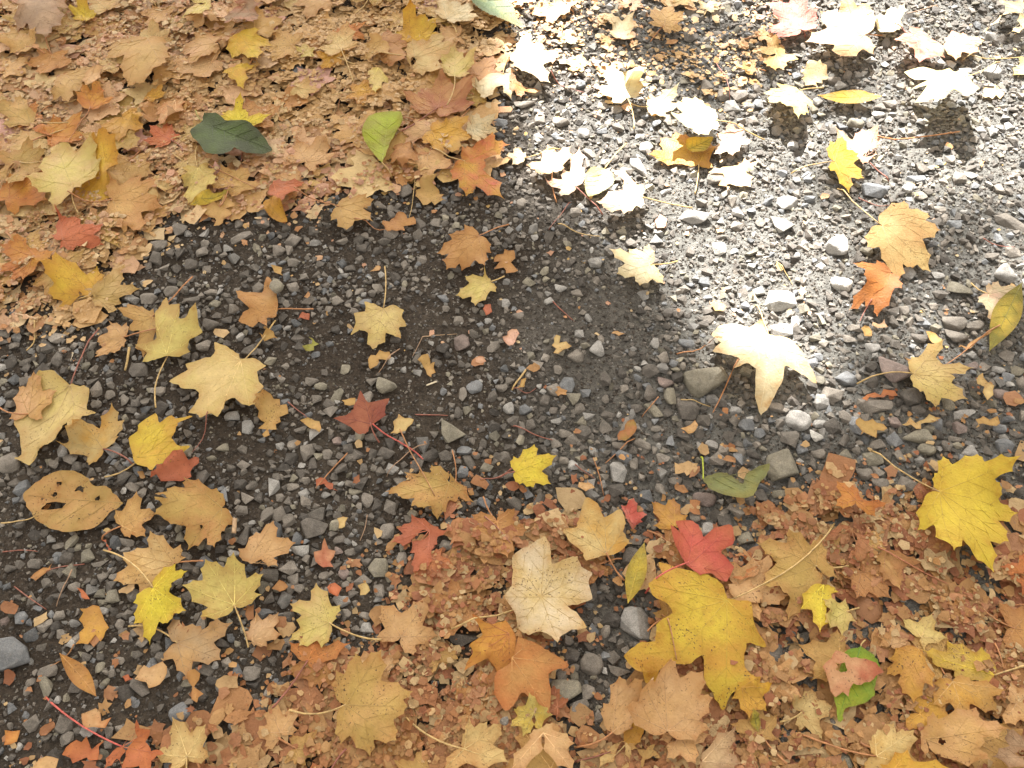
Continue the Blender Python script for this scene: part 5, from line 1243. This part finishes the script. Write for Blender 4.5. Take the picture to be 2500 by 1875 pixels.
L('L', '1000,810', '880,675 1055,665 1165,820 1010,900', 'ptan', 'pale yellow tan leaf right of the bright green leaf', cb='pyel')
L('L', '960,900', '770,960 770,1050 860,1180 930,1250 1040,1160 1000,960', 'gold', 'golden orange leaf between the bright green leaf and the yellow ones', 'golden orange leaf', cb='obrn', spots=0.9)
L('L', '1460,1060', '1370,880 1155,835 960,905 1190,1075 1350,1110', 'yel', 'dull yellow maple leaf with specks and a stalk pointing right, bottom right', 'dull yellow leaf at the bottom right', st='1650,1005', cb='otan', spots=1.0)
L('L', '1180,1110', '1050,1120 1050,1260 1250,1335 1490,1300 1510,1170 1290,1080', 'tan', 'tan maple leaf below the dull yellow leaf at the bottom right', cb='gold')
L('L', '1600,1250', '1500,1200 1560,1090 1700,1150 1740,1400 1500,1400', 'peach', 'peach tan leaf at the right edge near the bottom', torn=0.1, cb='tan')
L('L', '1000,1480', '1000,1600 990,1400 1040,1310 1300,1290 1480,1440 1330,1530 1370,1640', 'tan', 'large tan leaf with small holes at the bottom right', 'large tan leaf with small holes', cb='peach', holes=((1105, 1500, 14), (1085, 1590, 9)), lift=0.008)
L('L', '690,1590', '640,1480 680,1390 800,1370 930,1420 1010,1690 610,1690', 'ptan', 'yellow tan leaf with a long orange stalk at the bottom right', st='190,1425', cb='gold', sc='tstalk')
L('L', '760,1720', '690,1650 890,1545 1220,1680', 'gold', 'golden leaf lobe at the bottom edge, lower right', cb='yel', lift=0.006)
L('L', '1700,1600', '1390,1610 1480,1420 1680,1440 1740,1660 1560,1580', 'gbrn', 'pinkish beige leaf in the bottom right corner', cb='beige', holes=((1590, 1590, 9),), lift=0.01)
L('L', '1700,420', '1490,360 1659,260 1740,400 1659,540 1560,440', 'org', 'orange leaf at the right edge under the big yellow leaf', cb='salmon')

# the pebbles that lie on leaves
def pebble(label, *a, **k):
    o = place_stone(*a, on=True, flat=0.75, **k); o.name = 'pebble'; STONES.pop()
    tag(o, label, 'pebble')
pebble('rounded olive grey pebble lying on the folded brown tan leaf', 'F', 145, 240, 92, 112, 'o', 1)
pebble('rounded grey pebble lying on the upper edge of the pale pink leaf', 'D', 565, 815, 110, 70, 'o', 1)
pebble('small grey pebble lying on the large pale tan leaf at the bottom edge', 'J', 1610, 1400, 56, 62, 'g', 1)

# ------------------------------------------------------------------ loose stalks and twigs
def twig(tile, p, c, label, r=0.0011, taper=0.6, name='leaf_stalk', cat='stalk', lift=0.0):
    P = pts(p); g = [gp(*tp(tile, *q), 0.012) for q in P]
    path = []
    for i in range(len(g) - 1):
        for t in np.linspace(0, 1, 7)[:-1 if i < len(g) - 2 else None]: path.append(g[i] + (g[i + 1] - g[i]) * t)
    path = np.array(path)
    for _ in range(4): path[1:-1] = (path[:-2] + 2 * path[1:-1] + path[2:]) / 4
    z = np.array([max(float(hsample(q[0] + dx, q[1])) for dx in (-.003, 0, .003)) for q in path]) + r * 0.7
    hull = z.copy()
    for _ in range(6): hull[1:-1] = np.maximum(z[1:-1] - 0.0015, (hull[:-2] + hull[2:]) / 2)
    z = hull + lift * np.sin(np.linspace(0, math.pi, len(z)))
    r *= 0.8
    V, F = tube(np.column_stack((path, z)), np.linspace(r, r * taper, len(path)), 6)
    o0 = np.array((path[0][0], path[0][1], z[0]))
    o = obj(name, mesh_np(name, V - o0, F, True), M_STALK, None, tuple(o0))
    o.color = (*(lin(COL[c]) * ALB), 1)
    tag(o, label, cat, None)
twig('E', '95,380 200,410 250,425', 'beige', 'short tan twig on the left gravel', 0.0024, 0.8, 'twig', 'twig')
twig('E', '235,430 215,540 170,610', 'straw', 'forked straw twig below the short tan twig at the left', 0.0017, 0.6, 'twig', 'twig')
twig('E', '840,595 800,725', 'straw', 'stubby twig poking out below the ragged pinkish tan leaf', 0.0026, 0.8, 'twig', 'twig')
twig('E', '470,620 445,665', 'cream', 'tiny pale splinter on the left gravel', 0.0010, 0.6, 'twig', 'twig')
twig('E', '1370,1050 1300,1160 1240,1260', 'rstalk', 'thin dark red stalk below the big clean pale yellow leaf')
twig('I', '0,66 130,58 232,40', 'straw', 'straw-coloured stalk at the left edge by the perforated oval leaf', 0.0014)
twig('I', '0,245 120,232 228,240', 'rstalk', 'reddish stalk at the left edge below the straw-coloured one')
twig('I', '75,470 180,550 285,620', 'rstalk', 'thin red stalk slanting across the lower left gravel')
twig('I', '530,320 400,350 290,385', 'rstalk', 'dark red stalk leading to a golden brown scrap at the lower left')
twig('I', '470,375 400,500 350,600', 'gbrn', 'grey brown twig slanting down the lower left gravel', 0.0013, 0.5, 'twig', 'twig')
twig('I', '480,860 400,930 320,995', 'brn', 'thin brown twig under the thin curled golden leaf', 0.0012, 0.5, 'twig', 'twig')
twig('I', '1510,130 1525,45', 'beige', 'stubby tan twig right of the crumpled orange brown leaf', 0.0040, 0.9, 'twig', 'twig')
twig('F', '760,1105 900,1180 1020,1240 1080,1300', 'red', 'long bent red stalk below the dull red leaf', 0.0014, 0.9)
twig('F', '1110,1215 990,1235 900,1330 840,1400', 'gbrn', 'grey brown twig crossing the long bent red stalk', 0.0012, 0.6, 'twig', 'twig')
twig('F', '930,1110 990,1240 1080,1400 1160,1560', 'brn', 'brown stalk running down over the large crumbling tan leaf', 0.0013)
twig('F', '1025,997 1130,998 1240,1000', 'rstalk', 'straight reddish stalk above the flat olive stone', 0.0014)
twig('F', '200,930 330,1030', 'rstalk', 'short red stalk left of the dull red leaf')
twig('F', '590,1265 500,1360 380,1490', 'tstalk', 'tan stalk slanting across the lower middle gravel', 0.0013)
twig('F', '1075,490 1180,475 1300,470', 'beige', 'thin pale stalk above the reddish stone', 0.0009)
twig('F', '1075,490 1040,560 1010,625', 'gbrn', 'thin grey twig left of the reddish stone', 0.0009, 0.6, 'twig', 'twig')
twig('F', '925,570 830,680 770,740', 'gbrn', 'brown twig below the pale tan leaf on bare soil', 0.0012, 0.6, 'twig', 'twig')
twig('F', '1165,780 1100,805', 'cream', 'short cream splinter on bare soil near the centre', 0.0018, 0.9, 'twig', 'twig')
twig('F', '1270,1240 1295,1350 1295,1470', 'tstalk', 'tan stalk between the flat olive stone and the large crumbling leaf', 0.0012)
twig('F', '1659,1385 1560,1410 1450,1435', 'rstalk', 'reddish stalk left of the small lemon yellow leaf', 0.0015)
twig('G', '265,265 340,320 410,380', 'rstalk', 'short dark red stalk on bare soil right of centre', 0.0013)
twig('G', '90,715 40,780 0,830', 'straw', 'straw-coloured splinter on the gravel below the pale crumpled scrap', 0.0020, 0.8, 'twig', 'twig')
twig('G', '0,1070 130,1120 265,1165', 'rstalk', 'reddish stalk above the small lemon yellow leaf', 0.0014)
twig('G', '1075,608 1200,592 1335,608', 'tstalk', 'tan stalk pointing at the large cream leaf by the big stone', 0.0014)
twig('G', '1425,780 1370,880 1305,1005', 'tstalk', 'tan orange stalk hanging below the large cream leaf by the big stone', 0.0015)
twig('G', '955,890 900,960 850,1010', 'tstalk', 'thin tan stalk behind the long olive stone', 0.0011)
twig('G', '1100,908 1200,920 1295,945', 'straw', 'straw-coloured stalk at the foot of the big rounded stone', 0.0012)
twig('G', '800,1150 700,1240 610,1310', 'tstalk', 'tan stalk slanting from the reddish scrap', 0.0013)
twig('G', '530,1290 570,1400 600,1520', 'tstalk', 'tan stalk right of the small lemon yellow leaf', 0.0011)
twig('G', '410,1330 480,1380 540,1420', 'rstalk', 'short reddish stalk just right of the small lemon yellow leaf', 0.0011)
twig('G', '0,820 100,860 190,790', 'rstalk', 'bent dark red stalk on the gravel below centre', 0.0010)
twig('C', '300,1435 430,1490 570,1520', 'straw', 'pale stalk lying on gravel below the two-pronged cream leaf', 0.0013)
twig('C', '380,1300 310,1380 240,1460', 'rstalk', 'thin red stalk on gravel left of the two-pronged cream leaf', 0.0010)
twig('C', '1310,370 1380,470 1420,620', 'rstalk', 'curved reddish stalk among the stones at the top', 0.0014)
twig('C', '250,520 350,560 470,590', 'rstalk', 'reddish stalk below the broad sunlit cream leaf', 0.0013)
twig('C', '610,365 650,400 680,425', 'gbrn', 'short dark twig above the large ivory leaf', 0.0014, 0.6, 'twig', 'twig')
twig('D', '700,905 950,880 1250,838', 'tstalk', 'long tan stalk lying in the shadow of the bright raised leaf', 0.0017, 0.9, lift=0.006)
twig('D', '1110,25 1010,60 900,95', 'gbrn', 'brown twig at the top edge right of the ivory leaf', 0.0015, 0.6, 'twig', 'twig')
twig('D', '600,1250 700,1300 800,1375', 'rstalk', 'thin red stalk above the tan cream leaf with curved stalk', 0.0011)
twig('D', '1400,1535 1500,1555 1610,1585', 'rstalk', 'thin red stalk near the right edge', 0.0011)
twig('D', '1659,360 1450,370 1260,390', 'straw', 'long straw stalk right of the bright raised leaf', 0.0012)
twig('A', '600,725 540,820 440,950', 'tstalk', 'tan stalk slanting down from the half-buried dark orange leaf', 0.0012)
twig('A', '800,110 880,140 950,170', 'brn', 'brown stalk above the broad smooth tan leaf', 0.0013)
twig('A', '1360,1085 1500,1150 1659,1230', 'tstalk', 'long tan stalk right of the pale leaf below the dark green leaf', 0.0012)
twig('B', '590,545 550,620 520,690', 'tstalk', 'tan stalk over the blue grey stones in the upper litter', 0.0013)
twig('B', '1030,1160 1010,1280 990,1390', 'straw', 'thin straw stalk left of the crumbled tan scrap', 0.0009)
twig('B', '640,1430 730,1450 830,1470', 'tstalk', 'tan stalk right of the lone tan leaf tip', 0.0012)
twig('H', '665,295 630,350 600,415', 'rstalk', 'short dark stalk below the orange brown leaf by the white pebble', 0.0013)
twig('H', '1470,490 1320,570 1170,680', 'tstalk', 'long tan stalk slanting from the narrow yellow green leaf', 0.0014)
twig('H', '70,0 130,80 180,150', 'straw', 'straw stalk above the white slab in the sun', 0.0010)
twig('J', '1480,30 1560,100 1650,215', 'rstalk', 'thin red stalk right of the crumpled brick red leaf', 0.0012)
twig('J', '715,0 700,80 665,165', 'gbrn', 'thin dark twig left of the crumpled brick red leaf', 0.0010, 0.6, 'twig', 'twig')
twig('K', '970,670 1010,800 1050,990', 'brn', 'brown stalk lying across the largest yellow leaf', 0.0013)
twig('K', '410,1610 520,1590 640,1555', 'rstalk', 'reddish stalk at the bottom edge under the smooth peach leaf', 0.0013)
twig('L', '700,240 900,340 1150,450 1330,550', 'rbrn', 'long red brown stalk across the lower right litter', 0.0013)
twig('L', '1530,575 1600,590 1659,600', 'tstalk', 'short tan stalk at the right edge of the lower litter', 0.0012)

# ------------------------------------------------------------------ litter into meshes
for key, lab in ((0, 'crumbled tan leaf litter carpeting the upper left'), (1, 'crumbled orange brown leaf litter along the bottom')):
    V, F, T, _ = LITTER[key]
    me = mesh_np('leaf_litter', np.concatenate(V), np.concatenate(F), True)
    set_tint(me, np.concatenate(T))
    tag(obj('leaf_litter', me, M_LITTER), lab, 'leaf litter', None, 'stuff')

# ------------------------------------------------------------------ the tall maple whose crown shades the ground
def ground_hit(P):
    """where the shadow of P falls"""
    t = P[:, 2] / SUN.z
    return P[:, 0] - SUN.x * t, P[:, 1] - SUN.y * t
PATCH = [(1040, -700), (1080, -60), (1150, 120), (1170, 300), (1220, 440), (1340, 560), (1460, 680), (1590, 800), (1650, 920), (1730, 1030),
         (1900, 1090), (2030, 1010), (2050, 860), (2070, 720), (2150, 640), (2290, 580), (2440, 530), (2700, 500), (3400, 400), (3400, -700)]
HALF = [(2030, 1010), (2050, 860), (2070, 720), (2150, 640), (2290, 580), (2440, 530), (2900, 480), (2900, 760), (2480, 860), (2300, 930), (2150, 1010)]
DIM = [(1130, -300), (2000, -300), (1930, 60), (1850, 190), (1700, 260), (1560, 230), (1440, 130), (1300, 90), (1200, 20)]
def build_tree():
    root = bpy.data.objects.new('maple_tree', None); col.objects.link(root)
    base = np.array((-3.2, 10.6, 0.0)); root.location = base
    tag(root, 'tall maple tree beyond the top of the picture, its yellow crown shading the gravel', 'tree')
    L0 = 11.5
    C = np.array((0.0, 1.0, 0)) + np.array(SUN[:]) * L0
    n = 48000
    r_ = np.random.default_rng(21)
    d = r_.normal(size=(n, 3)); d /= np.linalg.norm(d, axis=1)[:, None]
    rad = r_.random(n) ** (1 / 3)
    P = C + d * rad[:, None] * np.array((4.8, 4.0, 3.5))
    lump = vnoise(P[:, 0], P[:, 2], 0.55, 1) + vnoise(P[:, 1], P[:, 2], 0.55, 2)
    keep = (rad < 0.97 + 0.2 * lump)
    P = P[keep]
    hx, hy = ground_hit(P)
    sx, sy = to_px(hx, hy)
    jit = 38
    vis = (hy > -0.2) & (hy < 2.6)
    a = inpoly(sx + r_.normal(0, jit, len(sx)), sy + r_.normal(0, jit, len(sx)), PATCH) & vis
    h = inpoly(sx + r_.normal(0, jit, len(sx)), sy + r_.normal(0, jit, len(sx)), HALF) & vis & (r_.random(len(sx)) < 0.90)
    h2 = inpoly(sx, sy, DIM) & (r_.random(len(sx)) < 0.055)
    # leaves on a few thin sprays stay in the gap
    P = P[~(a & ~h2 & (r_.random(len(sx)) > 0.002)) & ~h]
    m = len(P); s = r_.uniform(0.06, 0.10, m)
    shp = np.array([(0, -0.25), (0.55, -0.5), (1.0, 0.15), (0.5, 0.35), (0, 1.15), (-0.5, 0.35), (-1.0, 0.15), (-0.55, -0.5)])
    nn = r_.normal(size=(m, 3)); nn[:, 2] = np.abs(nn[:, 2]) + 0.5; nn /= np.linalg.norm(nn, axis=1)[:, None]
    u = np.cross(nn, r_.normal(size=(m, 3))); u /= np.linalg.norm(u, axis=1)[:, None]; w = np.cross(nn, u)
    V = P[:, None] + s[:, None, None] * (shp[None, :, 0, None] * u[:, None] + shp[None, :, 1, None] * w[:, None])
    tri = np.array([(0, 1, 2), (0, 2, 3), (0, 3, 4), (0, 4, 5), (0, 5, 6), (0, 6, 7)])
    F = (tri[None] + 8 * np.arange(m)[:, None, None]).reshape(-1, 3)
    co = obj('crown', mesh_np('crown', V.reshape(-1, 3) - base, F), M_CROWN, root)
    co['kind'] = 'stuff'
    tv, tf = tube([(0, 0, -0.3), (0.02, 0, 0.3), (0.1, -0.1, 2), (0.25, -0.3, 4), (0.6, -0.5, 7), (0.8, -0.7, 9.6)], [0.36, 0.27, 0.22, 0.17, 0.10, 0.04], 14)
    obj('trunk', mesh_np('trunk', tv, tf, True), M_BARK, root)
    for k in range(14):
        z = 4.2 + 0.36 * k; aa = k * 2.4; q = np.array((0.15 + 0.06 * k, -0.2, z))
        e = C - base + np.array((2.8 * math.cos(aa), 2.3 * math.sin(aa), -1.0 + 0.18 * k))
        mid = (q + e) / 2 + np.array((0, 0, 0.4))
        ray = np.concatenate([q + (mid - q) * np.linspace(0, 1, 12)[:, None], mid + (e - mid) * np.linspace(0, 1, 12)[:, None]]) + base
        hx, hy = ground_hit(ray); qx, qy = to_px(hx, hy)
        if (inpoly(qx, qy, PATCH) & (hy > -0.3) & (hy < 2.7)).any(): continue
        bv, bf = tube([q, mid, e], [0.09, 0.05, 0.012], 8)
        obj('limb', mesh_np('limb', bv, bf, True), M_BARK, root)
build_tree()

# ------------------------------------------------------------------ labels
CW = dict(tan='tan', ptan='pale tan', yel='yellow', gold='golden', pyel='pale yellow', lem='bright yellow', org='orange', rorg='red orange', red='red', dred='dull red',
          brn='brown', peach='peach', beige='beige', cream='cream', olive='olive', pink='pinkish', gbrn='grey brown', obrn='golden brown', otan='olive tan', rbrn='red brown', salmon='orange red', brick='brick red')
LM = [(sx, sy, lm) for (o, sx, sy, noun, label, lm, c, g, sp) in LEAVES if lm and -20 < sx < 2520 and -20 < sy < 1895]
USED = set()
def where(dx, dy):
    v = 'above' if dy < 0 else 'below'; h = 'left of' if dx < 0 else 'right of'
    if abs(dx) > 2.2 * abs(dy): return h
    if abs(dy) > 2.2 * abs(dx): return v
    return v + ' and ' + h
def auto(words, sx, sy, close=True):
    near = sorted(LM, key=lambda q: (q[0] - sx) ** 2 + (q[1] - sy) ** 2)[:7]
    for cand in ('', 'smaller ', 'nearby '):
        for lx, ly, ph in near:
            s = f"{cand}{words} {where(sx - lx, sy - ly)} the {ph}"
            if s not in USED and len(s.split()) <= 16: USED.add(s); return s
    (ax, ay, a), (bx, by, b) = near[:2]
    s = f"{words} between the {a} and the {b}"
    USED.add(s); return s
for o, sx, sy, noun, label, lm, c, g, sp in LEAVES:
    if not label:
        label = auto(f"{CW.get(c, c)} {noun} pressed in litter", sx, sy)
    tag(o, label, 'leaf scrap' if 'scrap' in noun else 'leaf', g or ('leaf scraps on the gravel' if 'scrap' in noun else 'fallen leaves'))
STONES.sort(key=lambda q: -q[3])
for o, sx, sy, area, words in STONES:
    size = 'large ' if area > 1900 else 'small ' if area < 750 else ''
    tag(o, auto(f"{size}{words} stone", sx, sy), 'stone', 'larger stones in the gravel')
